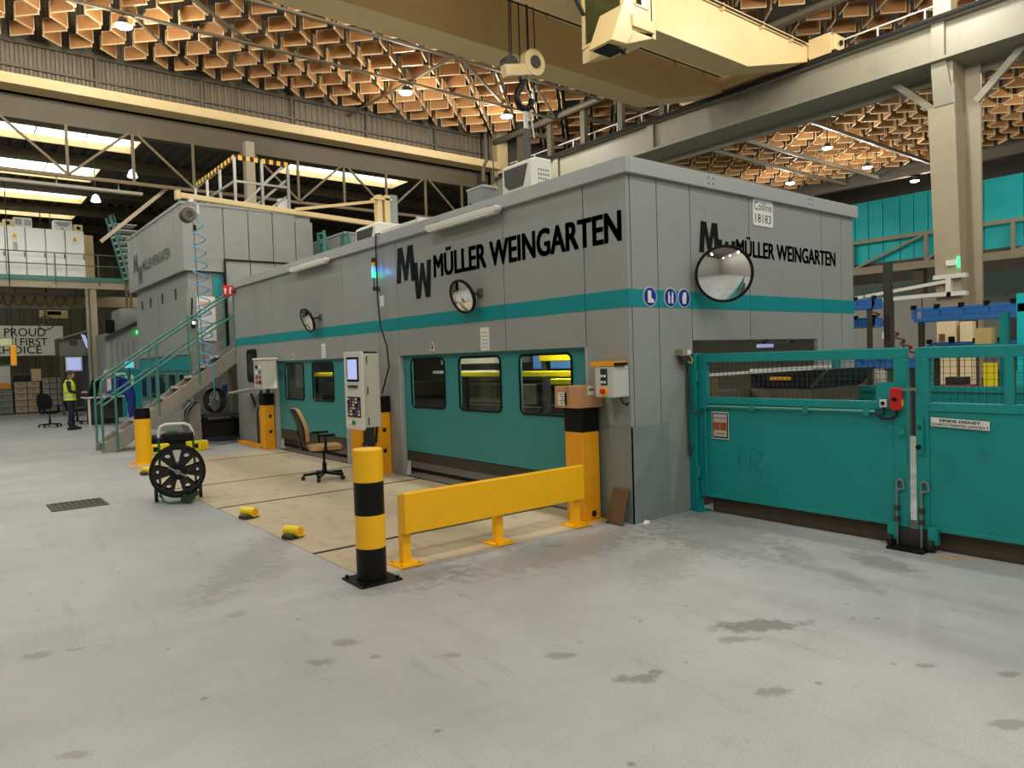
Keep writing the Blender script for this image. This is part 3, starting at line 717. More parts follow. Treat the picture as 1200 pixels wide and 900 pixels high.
box('bed', OLIVED, 1.1, 3.4, .0, .42, .75, 1.22, cy); box('leg', STEELD, 1.15, 1.25, .1, .3, 0, .75, cy); box('leg', STEELD, 3.25, 3.35, .1, .3, 0, .75, cy); box('rim', OFFW, 1.1, 3.4, -.01, .02, 1.40, 1.43, cy); box('rim_post', STEELD, 1.1, 1.16, 0, .05, 1.22, 1.4, cy); box('rim_post', STEELD, 3.3, 3.36, 0, .05, 1.22, 1.4, cy); box('side_board', WOODB, 1.1, 1.4, -.01, .03, .9, 1.38, cy)

# things mounted on the enclosure
def dome(center, nrm, r, bulge, mb, n=32, rings=6):
    c = Vector(center); d = Vector(nrm).normalized(); up = Vector((0, 0, 1)); x = d.cross(up).normalized(); y = x.cross(d)
    vs = [c + d*bulge]; 
    for i in range(1, rings+1):
        a = i/rings
        for k in range(n):
            t = 2*math.pi*k/n; vs.append(c + x*(r*a*math.cos(t)) + y*(r*a*math.sin(t)) + d*(bulge*(1-a*a)))
    fs = [(0, 1+k, 1+(k+1) % n) for k in range(n)]
    for i in range(rings-1):
        o = 1+i*n
        for k in range(n): fs.append((o+k, o+n+k, o+n+(k+1) % n, o+(k+1) % n))
    mb.add(vs, fs); return mb
def convex_mirror(label, c, nrm, r, wall):
    t = thing('convex_mirror', label, 'mirror', c)
    d = Vector(nrm).normalized(); c = Vector(c)
    dome(c + d*.012, d, r, r*.22, MB()).build('mirror_face', MIRROR, t, smooth=True)
    MB().ring(c - d*.01, d, r-.012, r+.012, .035, 40).build('rim', BLK, t)
    MB().cyl(c - d*.02, c - d*.005, r, 32).build('back_shell', BLK, t)
    MB().bar(c - d*.02, wall, .03).build('arm', STEELD, t); 
    w = Vector(wall); 
    if abs(w.y) < .03: MB().box(w.x-.05, w.x+.05, -.02, .002, w.z-.05, w.z+.05).build('wall_plate', OLIVED, t)
    else: MB().box(-.02, .002, w.y-.05, w.y+.05, w.z-.05, w.z+.05).build('wall_plate', OLIVED, t)
    return t
convex_mirror('large round convex mirror on the short face of the grey enclosure', (1.17, -.27, 2.47), (-.72, -.66, -.10), .285, (1.25, -.01, 2.52))
convex_mirror('round convex mirror under the long lettering beside the tube lamp', (-.17, 2.56, 2.44), (-.93, -.08, -.34), .205, (-.02, 2.42, 2.48))
convex_mirror('round convex mirror above the two-window teal door', (-.17, 7.30, 2.44), (-.93, -.02, -.34), .205, (-.02, 7.15, 2.48))
def batten(label, y0, y1):
    t = thing('tube_lamp', label, 'lamp', (-.09, (y0+y1)/2, 3.38))
    MB().rrect((-.15, y0, 3.37), (0, 1, 0), UZ, (1, 0, 0), y1-y0, .07, .03, .09).build('housing', OFFW, t, bevel=.01)
    MB().box(-.145, -.065, y0+.05, y1-.05, 3.355, 3.37).build('diffuser', WHITE, t)
    for y in (y0+.2, y1-.2): box('bracket', STEEL, -.12, -.05, y-.02, y+.02, 3.44, 3.47, t)
    return t
batten('white batten lamp on the fascia above the long lettering', 1.87, 3.42)
batten('white batten lamp on the fascia above the two-window door', 6.56, 8.12)
# coilline sign
t = thing('name_sign', 'white sign with the words Coilline 18183 on the short face', 'sign', (2.33, -.01, 3.10))
MB().rrect((2.125, -.001, 3.105), UX, UZ, (0, -1, 0), .41, .305, .03, .008).build('board', SIGNW, t)
MB().text('Coilline', (2.15, -.010, 3.285), UX, UZ, .36, .095).text('18183', (2.17, -.010, 3.145), UX, UZ, .32, .095).build('lettering', PRINT, t, recalc=False)
# mandatory signs
def round_sign(label, x, icon):
    t = thing('mandatory_sign', label, 'sign', (x, -.008, 2.13))
    MB().cyl((x, -.004, 2.23), (x, -.008, 2.23), .100, 28).build('border', SIGNW, t)
    MB().cyl((x, -.008, 2.23), (x, -.010, 2.23), .092, 28).build('disc', BLUES, t)
    b = MB()
    for poly in icon: b.prism([(x+p*.01, 2.23+q*.01) for p, q in poly], 'y', -.0125, -.010)
    b.build('symbol', SIGNW, t)
round_sign('blue round sign with a white safety boot', .305, [[(-3.5, 6), (1.5, 6), (1.5, -1), (5.5, -3), (5.5, -6), (-3.5, -6)]])
round_sign('blue round sign with a white protective vest', .621, [[(-4, 5), (-2, 6), (-2, 2), (-1.2, 2), (-1.2, -6), (-4, -6)], [(4, 5), (2, 6), (2, 2), (1.2, 2), (1.2, -6), (4, -6)]])
round_sign('blue round sign with white work gloves', .841, [[(-3, -6), (2.5, -6), (3.5, 2), (3, 6), (-1, 6), (-3.5, 1)]])
# junction box by the corner
t = thing('junction_box', 'small grey junction box with loose wires by the gate', 'box', (.77, -.06, 1.5))
box('housing', OLIVE, .69, .83, -.09, 0, 1.63, 1.70, t, bevel=.006); box('label', SIGNW, .77, .825, -.0915, -.089, 1.645, 1.69, t)
MB().cyl((.76, -.05, 1.54), (.76, -.05, 1.63), .03, 10, .06).build('sensor', STEELD, t)
MB().tube([(.80, -.08, 1.64), (.84, -.1, 1.59), (.82, -.1, 1.55), (.78, -.08, 1.57)], .006, 6).build('wire', YELO, t)
t = thing('hanging_cable', 'grey cable hanging down the wall beside the gate post', 'cable', (.86, -.05, .6))
MB().tube([(.80, -.05, 1.63), (.85, -.04, 1.4), (.85, -.05, 1.15), (.858, -.09, 1.04), (.875, -.13, 1.02), (.895, -.165, 1.07), (.905, -.18, 1.10)], .009, 6).build('loop', STEELD, t, smooth=True)
MB().tube([(.84, -.02, 1.6), (.83, -.03, 1.0), (.84, -.03, .7), (.82, -.04, .62), (.85, -.04, .58), (.87, -.04, .66), (.85, -.03, .72)], .008, 6).build('tail', STEELD, t, smooth=True)
# small operator box near the corner
t = thing('operator_box', 'small light grey operator box with red stop button on yellow post', 'control box', (-.14, .14, 1.25))
box('housing', WBOX, -.22, -.0, .02, .27, 1.25, 1.55, t, bevel=.01)
box('top_plate', YELO, -.225, -.02, .03, .32, 1.555, 1.60, t); box('cable_end', BLK, -.2, -.05, -.01, .2, 1.56, 1.585, t)
box('key_panel', M('dark_blue_panel', (34, 44, 60), .4), -.224, -.219, .1, .19, 1.37, 1.53, t)
b = MB()
for y, z in ((.17, 1.46), (.13, 1.46), (.17, 1.40), (.13, 1.40)): b.box(-.23, -.224, y-.012, y+.012, z-.012, z+.012)
b.build('key', WHITE, t)
MB().cyl((-.22, .145, 1.31), (-.232, .145, 1.31), .045, 16).build('stop_base', YEL, t); MB().cyl((-.232, .145, 1.31), (-.26, .145, 1.31), .026, 14).build('stop_button', REDS, t)
MB().tube([(-.08, .06, 1.25), (-.08, .03, 1.19), (-.08, -.02, 1.17), (-.08, -.03, 1.2)], .012, 6).build('cable', RUB, t)

# signal tower with cable
t = thing('signal_tower', 'signal light column with red, amber and blue lenses on the long face', 'signal light', (-.06, 5.0, 2.7))
MB().cyl((-.08, 5.0, 2.98), (-.08, 5.0, 3.0), .03, 12).cyl((-.08, 5.0, 2.8), (-.08, 5.0, 2.94), .012, 8).build('pole', STEELD, t)
for z, mt, nm in ((2.94, LEDG, 'green_lens'), (3.02, LEDB, 'blue_lens'), (3.09, LEDY, 'amber_lens'), (3.16, LEDR, 'red_lens')): MB().cyl((-.08, 5.0, z), (-.08, 5.0, z+.07), .032, 14).build(nm, mt, t)
box('bracket', STEELD, -.1, 0, 4.98, 5.02, 2.74, 2.80, t)
box('label', SIGNW, -.004, -.001, 4.86, 4.98, 2.5, 2.66, t)
l = bpy.data.lights.new('signal_glow', 'POINT'); l.energy = 2.5; l.color = (.1, .4, 1); l.shadow_soft_size = .03
lo = bpy.data.objects.new('signal_glow', l); COL.objects.link(lo); lo.parent = t; lo.location = (-.08, -.02, .33)
t = thing('hanging_cable', 'black cable dropping from the roof down to the control pendant post', 'cable', (-.1, 4.9, 1.2))
MB().tube([(.45, 5.0, 3.6), (.2, 4.97, 3.56), (.0, 4.93, 3.59), (-.068, 4.92, 3.575), (-.075, 4.92, 3.4), (-.075, 4.92, 3.0), (-.075, 4.92, 2.6), (-.08, 4.85, 2.2), (-.1, 4.65, 1.9), (-.1, 4.6, 1.6), (-.1, 4.75, 1.35), (-.1, 4.85, 1.2)], .012, 8).build('cord', RUB, t, smooth=True)

# roof units
def ac_unit(label, x0, x1, y0, y1, z0, z1, grille=True):
    t = thing('cooling_unit', label, 'air conditioner', ((x0+x1)/2, (y0+y1)/2, z0))
    w = x1-x0
    MB().prism([(x0+.06, z0), (x1, z0), (x1, z1), (x0+.08, z1), (x0, z1-.05), (x0, z0+.12)], 'y', y0, y1).build('housing', OFFW, t, bevel=.015)
    MB().prism([(y0+.06, z1-.08), (y1-.05, z1-.08), (y1-.06, z1-.28), (y1-.14, z1-.34), (y0+.16, z1-.34)], 'x', x0-.008, x0+.01).build('grille', STEELD, t)
    b = MB()
    for k in range(6):
        for q in range(5): b.box(x0+.12+q*.04, x0+.135+q*.04, y0-.004, y0+.004, z1-.14-k*.055, z1-.165-k*.055)
    b.build('louvre', STEELD, t); box('badge', BLK, x0-.012, x0, y1-.3, y1-.22, z1-.43, z1-.40, t)
    return t
ac_unit('white cooling unit on the enclosure roof near the corner', .58, .92, 2.08, 2.66, 3.5, 4.16)
ac_unit('white cooling unit on the enclosure roof beside the jib crane', .5, 1.1, 6.0, 6.7, 3.5, 4.0)
t = thing('roof_box', 'grey switch box on the enclosure roof', 'box', (.62, 3.16, 3.5)); box('housing', SHEET, .5, .74, 2.98, 3.34, 3.5, 3.95, t, bevel=.01); box('lid', GREYL, .495, .745, 2.97, 3.35, 3.95, 3.98, t); box('latch', STEELD, .485, .5, 3.25, 3.28, 3.7, 3.78, t)
t = thing('roof_duct', 'pale low duct box lying along the enclosure roof', 'duct', (.7, 5.1, 3.5)); box('duct', OFFW, .4, 1.0, 4.5, 5.6, 3.5, 3.78, t, bevel=.01); box('flange', WBOX, .38, 1.02, 4.46, 4.5, 3.5, 3.8, t)
# ================================================================ tall press behind the stairs
pr = thing('press_tower', 'tall grey press with overhanging clad top and faint dark lettering', 'press', (1, 15.5, 0))
ysm = [12.98, 13.65, 14.44, 15.2, 15.93, 16.7, 17.52, 18.2, 18.9]
for a, b_ in zip(ysm[:-1], ysm[1:]): box('panel', GREYD, -.72, -.66, a+.012, b_-.012, 3.93, 5.5, pr, bevel=.004)
xsm = [-.72, .21, .80, 1.40, 1.98, 2.45]
for i, (a, b_) in enumerate(zip(xsm[:-1], xsm[1:])): box('panel', GREY, a+.01, b_-.01, 12.95, 13.0, 3.93 if i == 0 else 4.23, 5.5 if a < 1.9 else 5.3, pr, bevel=.004)
box('head_core', GREYD, -.66, 2.4, 13.0, 18.88, 3.95, 5.45, pr)
box('head_roof', GREYD, -.74, 2.46, 12.93, 18.92, 5.45, 5.52, pr)
for a, b_ in ((.21, .8), (.8, 1.4), (1.4, 1.98), (1.98, 2.45)): box('panel', GREY, a+.01, b_-.01, 12.9, 12.95, 0, 4.2, pr, bevel=.004)
box('seam_rail', BLK, .18, 2.0, 12.86, 12.90, 4.2, 4.235, pr); box('seam_rail', BLK, .17, .21, 12.86, 12.9, 2.2, 4.2, pr)
box('body', GREYD, -.6, .2, 13.1, 18.5, 0, 3.93, pr)
box('body_panel', GREYD, -.64, -.6, 13.12, 15.8, 2.0, 3.5, pr); box('body_panel', GREYD, -.64, -.6, 15.85, 18.48, 2.0, 3.5, pr)
box('teal_band', TEALS, -.645, -.6, 13.1, 18.5, 1.62, 1.95, pr); box('teal_patch', TEALS, -.05, .16, 13.06, 13.1, 3.35, 3.88, pr)
for y in (13.3, 14.35, 15.4, 16.45, 17.5):
    wf = MB().rrect((-.645, y+.85, .85), UY, UZ, (1, 0, 0), .8, .72, .07, .03, .05).build('window_gasket', TEALD, pr)
    MB().box(-.63, -.625, y+.08, y+.82, .88, 1.54).build('pane', GLASST, wf)
for y in (14.0, 15.3, 16.6, 17.6): box('cleat', STEELD, -.66, -.64, y, y+.1, 3.35, 3.6, pr)
MB().text('MÜLLER WEINGARTEN', (-.724, 17.0, 4.36), UY, UZ, 2.9, .26, .012).glyph(GM, (-.724, 18.15, 4.42), UY, UZ, .55, .5).glyph(GW, (-.724, 17.6, 4.05), UY, UZ, .5, .5).build('lettering', M('faded_lettering', (62, 62, 58), .6), pr, recalc=False)
box('poster', SIGNW, -.43, -.02, 13.06, 13.09, 2.3, 3.35, pr); box('poster_print', M('faint_orange_print', (216, 170, 140), .6), -.36, -.2, 13.05, 13.06, 3.1, 3.22, pr)
b = MB()
for k in range(3): b.box(-.36, -.1, 13.05, 13.06, 2.5+.22*k, 2.51+.22*k)
b.build('poster_line', PRINTG, pr)
# wall box on the press front
t = thing('signal_lamp', 'small black lamp with white lens on the press front', 'lamp', (-.55, 13.0, 2.6)); MB().cyl((-.55, 13.0, 2.6), (-.55, 13.0, 2.85), .05, 10).build('body', BLK, t); MB().cyl((-.55, 12.98, 2.72), (-.55, 12.94, 2.72), .035, 10).build('lens', TUBE, t); MB().bar((-.55, 13.1, 2.85), (-.55, 13.0, 3.3), .03).build('stem', BLK, t)
# chevron railing on top of the press
rl = thing('chevron_railing', 'grey roof railing with black and yellow chevron top on the press', 'railing', (.9, 13.8, 5.52))
z0, z1 = 5.52, 6.78
A0, A1, A2 = (.63, 16.6), (.63, 13.25), (1.97, 13.25)
for (p, q) in ((A0, A1), (A1, A2)):
    L = math.dist(p, q); n = 12 if p == A0 else 7
    for k in range(n*2):
        a, b_ = k/(2*n), (k+1)/(2*n)
        MB().bar((p[0]+(q[0]-p[0])*a, p[1]+(q[1]-p[1])*a, z1), (p[0]+(q[0]-p[0])*b_, p[1]+(q[1]-p[1])*b_, z1), .03, .11).build('chevron_piece', YEL if k % 2 else BLK, rl)
    MB().bar((*p, 6.2), (*q, 6.2), .05).build('mid_rail', STEEL, rl)
    MB().bar((*p, 5.6), (*q, 5.6), .05).build('low_rail', STEEL, rl)
for x, y in ((.63, 16.6), (.63, 15.5), (.63, 14.4), (.63, 13.25), (1.3, 13.25), (1.97, 13.25)): MB().bar((x, y, z0-.003), (x, y, z1), .06).build('post', STEEL, rl)
MB().bar((.7, 13.3, 5.55), (1.85, 13.3, 6.72), .06).build('brace', STEEL, rl); MB().bar((1.0, 13.35, 5.55), (1.95, 13.35, 6.4), .06).build('brace', STEEL, rl); MB().bar((1.4, 13.35, 5.55), (1.97, 13.35, 6.0), .06).build('brace', STEEL, rl)
t = thing('roof_hatch_unit', 'white service unit on the press roof below the chevron railing', 'service unit', (2.1, 14.6, 5.52)); box('cover', OFFW, 1.4, 2.3, 14.3, 15.0, 5.52, 5.85, t, bevel=.02); MB().cyl((2.35, 14.6, 5.5), (2.35, 14.6, 6.2), .16, 12).build('vent', OFFW, t)
# gap behind: teal access ladders and the next grey cabinet
nx = thing('press_annex', 'grey cabinet block standing between press and enclosure roof', 'cabinet', (4.4, 14, 0)); box('cabinet', GREY, 3.3, 5.2, 12.9, 16, 0, 5.1, nx, bevel=.01); box('cap', GREYL, 3.28, 5.22, 12.88, 16.02, 5.1, 5.15, nx)
for i, (x0, x1, lb_) in enumerate(((2.55, 2.95, 'teal steep ladder in the gap beside the press'), (3.2, 3.6, 'teal steep ladder against the grey cabinet block'))):
    t = thing('access_ladder', lb_, 'ladder', (x0, 12.7, 3.4))
    for dy in (0, .35):
        MB().bar((x0, 12.5+dy, 5.0), (x1, 12.5+dy, 3.5), .05).build('stile', TEALR, t); MB().bar((x0, 12.5+dy, 0), (x0, 12.5+dy, 5.05), .06).build('post', TEALR, t)
    for k in range(6): MB().bar((x0+(x1-x0)*k/6, 12.5, 5-1.5*k/6), (x0+(x1-x0)*k/6, 12.85, 5-1.5*k/6), .04).build('rung', TEALR, t)

# ================================================================ stairs
st = thing('steel_stair', 'grey steel stair with teal tube handrails climbing to the enclosure end', 'stairs', (-1.3, 12.2, 0))
sl = 2.0/2.62
def zat(x): return (x+2.66)*sl
for y, nm in ((11.85, 'stringer'), (12.55, 'stringer')):
    MB().prism([(-2.72, 0), (-2.42, 0), (.1, zat(.1)-.30), (.1, zat(.1)+.06), (-2.72, .14)], 'y', y-.03, y+.03).build(nm, STAIR, st, bevel=.004)
for k in range(9):
    x = -2.5 + k*.285
    MB().box(x-.13, x+.13, 11.88, 12.52, zat(x)+.03, zat(x)+.07).build('tread', STAIR, st); MB().box(x-.14, x-.12, 11.88, 12.52, zat(x)+.025, zat(x)+.08).build('tread_nosing', OFFW, st)
box('landing', STAIR, .1, .9, 11.8, 12.85, 1.98, 2.06, st); box('landing_leg', STAIR, .8, .88, 12.7, 12.78, 0, 1.98, st); box('landing_leg', STAIR, .1, .18, 12.7, 12.78, 0, 1.98, st)
for y in (11.83, 12.57):
    MB().tube([(-2.69, y, .05), (-2.69, y, 1.42), (-2.66, y, 1.47), (.02, y, 3.33)], .024, 8).build('handrail', TEALR, st, smooth=True)
    MB().tube([(-2.69, y, .95), (.02, y, 2.84)], .02, 8).build('mid_rail', TEALR, st, smooth=True)
    for x in (-1.62, -.78): MB().cyl((x, y, zat(x)-.1), (x, y, zat(x)+1.42), .026, 8).build('rail_post', TEALR, st, smooth=True)
    MB().cyl((.02, y, 1.9), (.02, y, 3.36), .026, 8).build('rail_post', TEALR, st, smooth=True)
MB().cyl((-2.44, 11.8, 0), (-2.44, 11.8, 1.6), .022, 8).build('rail_post', TEALR, st, smooth=True)
t = thing('fire_point_sign', 'small red and white fire point sign at the stair head', 'sign', (.0, 11.62, 3.24))
box('board', REDS, -.27, -.05, 11.60, 11.615, 3.24, 3.47, t)
box('bracket', STEELD, -.06, 0, 11.60, 11.62, 3.3, 3.36, t)
MB().prism([(-.24, 3.28), (-.21, 3.28), (-.21, 3.36), (-.19, 3.36), (-.225, 3.42), (-.26, 3.36), (-.24, 3.36)], 'y', 11.595, 11.60).box(-.14, -.10, 11.595, 11.60, 3.28, 3.40).box(-.13, -.08, 11.595, 11.60, 3.40, 3.43).build('symbol', SIGNW, t)

# items under and around the stairs
t = thing('parts_bin', 'black parts bin with open lid under the wall shelf', 'bin', (-.3, 12.3, 0))
MB().prism([(-.66, .03), (.06, .03), (.1, .46), (-.7, .46)], 'y', 11.98, 12.5).build('tub', BLKG, t, bevel=.02); MB().box(-.72, .12, 11.95, 12.53, .46, .52).build('rim', BLK, t)
box('lid', STEELD, -.7, .1, 11.97, 12.5, .56, .62, t); box('tray', OLIVE, -.6, -.1, 12.0, 12.4, .52, .565, t); box('base', M('dark_blue_base', (26, 36, 54), .5), -.68, .08, 11.97, 12.5, 0, .12, t)
t = thing('hose_coil', 'black hose coil hanging behind the parts bin', 'hose', (-.1, 12.7, .6))
for k in range(3): MB().tube([(-.27+.05*k+.2*math.cos(a), 12.72+.02*k, .9+.28*math.sin(a)) for a in [R(q) for q in range(0, 360, 24)]], .018, 6, True).build('loop', RUB, t, smooth=True)
MB().bar((-.22, 13.1, 1.17), (-.22, 12.68, 1.17), .03).build('peg', STEELD, t)
t = thing('floor_hose', 'grey hose lying on the floor before the parts bin', 'hose', (-.6, 11.5, 0)); MB().tube([(-1.3, 11.4, .32), (-1.1, 11.35, .25), (-.85, 11.3, .08), (-.5, 11.3, .03), (-.1, 11.5, .03), (.0, 11.9, .05)], .025, 8).build('hose', STEEL, t, smooth=True)
t = thing('utility_stand', 'grey steel stand with tangled pipes behind the reel trolley', 'stand', (-1.1, 12.1, 0)); box('cabinet', STAIR, -.99, -.74, 12.0, 12.5, 0, .9, t, bevel=.01); box('foot', STEELD, -1.5, -.74, 11.95, 12.4, 0, .06, t)
for k in range(4): MB().tube([(-.8, 12.02, .89), (-.88-.03*k, 11.93, .92), (-1.0-.04*k, 11.92, .76), (-1.15, 11.92, .5-.05*k)], .018, 6).build('pipe', STEEL if k % 2 else RUB, t, smooth=True)
def yellow_lamp(label, x, y):
    t = thing('floor_light_box', label, 'light box', (x, y, 0))
    box('case', YELB, x-.2, x+.2, y-.08, y+.08, 0.0, .2, t, bevel=.02); box('lens', BLK, x-.1, x+.0, y-.085, y-.078, .06, .15, t); MB().cyl((x+.1, y-.08, .1), (x+.1, y-.1, .1), .05, 10).build('knob', YEL, t); return t
yellow_lamp('yellow light box on the floor beside the reel trolley', -1.22, 10.6)
yellow_lamp('yellow light box half hidden behind the far bollard', -1.95, 10.6)
t = thing('dark_floor_box', 'low dark equipment box on the floor under the stair', 'box', (-1.6, 11.5, 0)); box('case', BLK, -2.1, -1.2, 11.3, 11.7, 0, .26, t, bevel=.02); box('cover', STEELD, -1.9, -1.25, 11.32, 11.68, .26, .3, t)
t = thing('wall_shelf', 'slanted grey shelf plate fixed beside the operator box', 'shelf', (-.45, 10.2, 1.1)); MB().prism([(11.0, 1.10), (9.84, 1.20), (9.84, 1.23), (11.0, 1.13)], 'x', -.45, -.1).build('plate', WBOX, t); MB().bar((-.1, 10.6, 1.1), (0, 10.6, .8), .04).build('bracket', STEELD, t); MB().bar((-.12, 9.95, 1.17), (0, 9.95, .8), .04).build('bracket', STEELD, t)
t = thing('gauge_cluster', 'small white and blue wall fittings below the stair', 'fitting', (.0, 12.85, 1.0)); box('plate', SIGNW, -.35, -.26, 12.83, 12.88, .95, 1.2, t); box('switch', M('blue_switch', (40, 80, 160), .4), .0, .1, 12.83, 12.88, 1.05, 1.25, t); box('clip', WHITE, -.15, -.1, 12.83, 12.88, .9, 1.1, t)
t = thing('floor_manifold', 'row of grey floor pipes at the enclosure foot beside the yellow post', 'pipework', (-.1, 10.2, 0))
for k in range(4): MB().tube([(-.1, 9.8+.15*k, .05), (-.1, 9.8+.15*k, .6+.1*(k % 2)), (-.04, 9.8+.15*k, .75+.1*(k % 2))], .022, 8).build('pipe', STEELD, t, smooth=True)
box('kerb_angle', YELO, -.22, -.06, 9.7, 11.2, 0, .07, t, bevel=.01)

# ================================================================ guard posts, bollards, barrier
def guard_post(label, x0, x1, y0, y1, h, holes=(.35, .66)):
    t = thing('guard_post', label, 'post', ((x0+x1)/2, (y0+y1)/2, 0))
    zb = h-.24
    MB().box(x0, x1, y0, y1, .012, zb).build('column', YELO, t, bevel=.012); box('black_cap', BLK, x0-.004, min(x1+.004, -.001), y0-.004, y1+.004, zb, h, t, bevel=.012)
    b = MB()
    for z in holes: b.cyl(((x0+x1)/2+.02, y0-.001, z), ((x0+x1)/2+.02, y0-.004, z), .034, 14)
    b.build('bolt_hole_disc', RUB, t); box('foot_plate', YELO, x0-.02, min(x1+.02, -.001), y0-.02, y1+.02, 0, .014, t)  # black discs stand for the shaded inside of the bolt holes
    return t
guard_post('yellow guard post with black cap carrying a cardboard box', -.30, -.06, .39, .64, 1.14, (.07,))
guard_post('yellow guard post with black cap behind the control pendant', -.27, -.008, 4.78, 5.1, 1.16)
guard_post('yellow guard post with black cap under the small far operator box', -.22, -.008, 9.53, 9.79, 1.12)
t = thing('guard_post_flank', 'short narrow yellow flank post beside the control pendant', 'post', (-.5, 4.75, 0)); box('column', YELO, -.58, -.5, 4.7, 4.95, 0, .85, t, bevel=.01); box('dark_channel', STEELD, -.5, -.29, 4.78, 4.9, 0, .82, t)

def bollard(label, x, y, bands, r, h, plate=True):
    t = thing('bollard', label, 'bollard', (x, y, 0))
    for (z0, z1, mt, nm) in bands: MB().cyl((x, y, z0), (x, y, z1), r, 40).build(nm, mt, t, smooth=True)
    MB().lathe([(r, 0), (r-.004, .006), (r-.02, .008), (.001, .008)], (x, y, h), 'z', 40).build('cap', bands[-1][2], t, smooth=True)
    MB().box(x-.17, x+.17, y-.17, y+.17, 0, .016).build('base_plate', bands[0][2], t, bevel=.003)
    for dx in (-.14, .14):
        for dy in (-.14, .14): MB().cyl((x+dx, y+dy, .016), (x+dx, y+dy, .035), .014, 6).build('bolt', bands[0][2], t)
    return t
bollard('black and yellow banded bollard at the corner of the beige floor', -2.75, .19, [(.016, .26, BLK, 'black_band'), (.26, .51, YEL, 'yellow_band'), (.51, .76, BLK, 'black_band'), (.76, 1.0, YEL, 'yellow_band')], .113, 1.0)
bollard('yellow bollard with black top beside the stair foot', -2.47, 9.27, [(.016, .80, YEL, 'yellow_band'), (.80, .98, BLK, 'black_band')], .13, .98)
t = thing('crash_barrier', 'yellow steel plate barrier on three posts before the teal door', 'barrier', (-1.4, .31, 0))
MB().box(-2.40, -.40, .27, .335, .27, .60).build('plate', YEL, t, bevel=.008)
for x in (-2.355, -1.40, -.445):
    p = MB().box(x-.04, x+.04, .335, .40, .012, .58).build('post', YEL, t, bevel=.005)
    box('foot', YEL, x-.11, x+.11, .25, .47, 0, .018, p)
    for dx in (-.08, .08):
        for dy in (.28, .44): MB().cyl((x+dx, dy, .018), (x+dx, dy, .03), .011, 6).build('bolt', YELO, p)
t = thing('cardboard_box', 'brown cardboard box with white labels on the yellow guard post', 'box', (-.18, .5, 1.144))
box('carton', CARD, -.36, -.02, .36, .71, 1.144, 1.36, t, bevel=.006); box('tape', M('clear_brown_tape', (176, 126, 80), .3), -.362, -.018, .50, .56, 1.145, 1.3615, t)
box('address_label', SIGNW, -.362, -.36, .53, .66, 1.17, 1.30, t); box('top_label', SIGNW, -.24, -.14, .355, .36, 1.27, 1.355, t)
b = MB()
for k in range(5): b.box(-.364, -.362, .55, .64-.012*(k % 3), 1.285-k*.022, 1.279-k*.022)
for k in range(6): b.box(-.225+.012*k, -.219+.012*k, .353, .355, 1.31, 1.335)
b.build('label_print', PRINT, t)
t = thing('wood_board', 'small dark wooden board leaning at the enclosure corner', 'board', (-.1, .13, 0)); MB().add([(-.16, .02, 0), (-.16, .22, 0), (-.05, .23, .33), (-.05, .03, .33), (-.13, .02, 0), (-.13, .22, 0), (-.02, .23, .335), (-.02, .03, .335)], [(0, 1, 2, 3), (7, 6, 5, 4), (0, 4, 5, 1), (1, 5, 6, 2), (2, 6, 7, 3), (3, 7, 4, 0)]).build('board', WOODB, t, bevel=.004)
box('edge_band', OLIVED, -.165, -.125, .015, .225, 0, .02, t)

# control pendant ---------------------------------------------------
t = thing('control_pendant', 'tall grey control pendant with blue screen and keypad', 'control panel', (-.87, 3.93, .8))
MB().box(-.98, -.74, 3.70, 4.16, .82, 1.78).build('cabinet', WBOX, t, bevel=.012)
MB().rrect((-.98, 4.19, .79), UY, UZ, (-1, 0, 0), .52, 1.02, .03, .03).build('front_frame', OFFW, t, bevel=.006)
box('screen_bezel', BLKG, -1.016, -1.008, 3.76, 4.10, 1.42, 1.74, t); box('screen', SCREEN, -1.019, -1.015, 3.80, 4.07, 1.45, 1.71, t)
box('handle_slot', STEELD, -1.03, -1.01, 3.80, 4.06, 1.34, 1.37, t)
box('key_field', M('dark_blue_panel', (34, 44, 60), .4), -1.014, -1.009, 3.74, 4.12, .95, 1.22, t)
cols = [WHITE, BLUE, WHITE, REDS, YEL, BLK, BLUE]
for r_ in range(6):
    for c_ in range(5):
        y = 4.08 - c_*.075; z = 1.19 - r_*.04
        box('key', cols[(r_*5+c_*3) % 7], -1.024, -1.014, y-.018, y+.018, z-.012, z+.012, t)
MB().cyl((-1.01, 4.08, .87), (-1.03, 4.08, .87), .02, 10).build('knob', WHITE, t); MB().cyl((-1.01, 3.94, .88), (-1.03, 3.94, .88), .03, 12).build('start_button', GREENT, t)
MB().tube([(-.7, 3.9, .82), (-.7, 3.95, .6), (-.6, 4.3, .45), (-.5, 4.75, .5)], .02, 8).build('cable', RUB, t, smooth=True)
MB().bar((-.8, 4.1, 1.80), (-.2, 4.85, 1.80), .06, .04).bar((-.2, 4.85, 1.82), (-.15, 4.95, 1.16), .06, .06).build('swing_arm', STEELD, t)
b = MB()
for z in (1.7, 1.3, .9): b.box(-.93, -.915, 3.695, 3.70, z-.05, z+.05)
b.build('hinge', STEELD, t)
t = thing('operator_box', 'white operator box with black keys on the far yellow post', 'control box', (-.3, 9.2, 1.15))
box('housing', OFFW, -.38, -.12, 9.0, 9.5, 1.22, 1.78, t, bevel=.012); box('front_frame', WBOX, -.395, -.38, 9.01, 9.49, 1.23, 1.77, t)
for r_ in range(4):
    for c_ in range(2): box('key', [BLK, WHITE, BLUE, REDS][(r_+c_) % 4], -.41, -.395, 9.28-c_*.18, 9.38-c_*.18, 1.62-r_*.1, 1.68-r_*.1, t)
box('lid', WHITE, -.41, -.1, 8.97, 9.53, 1.78, 1.82, t, bevel=.01); MB().bar((-.12, 9.56, 1.12), (-.14, 9.44, 1.24), .06).build('stem', STEELD, t)

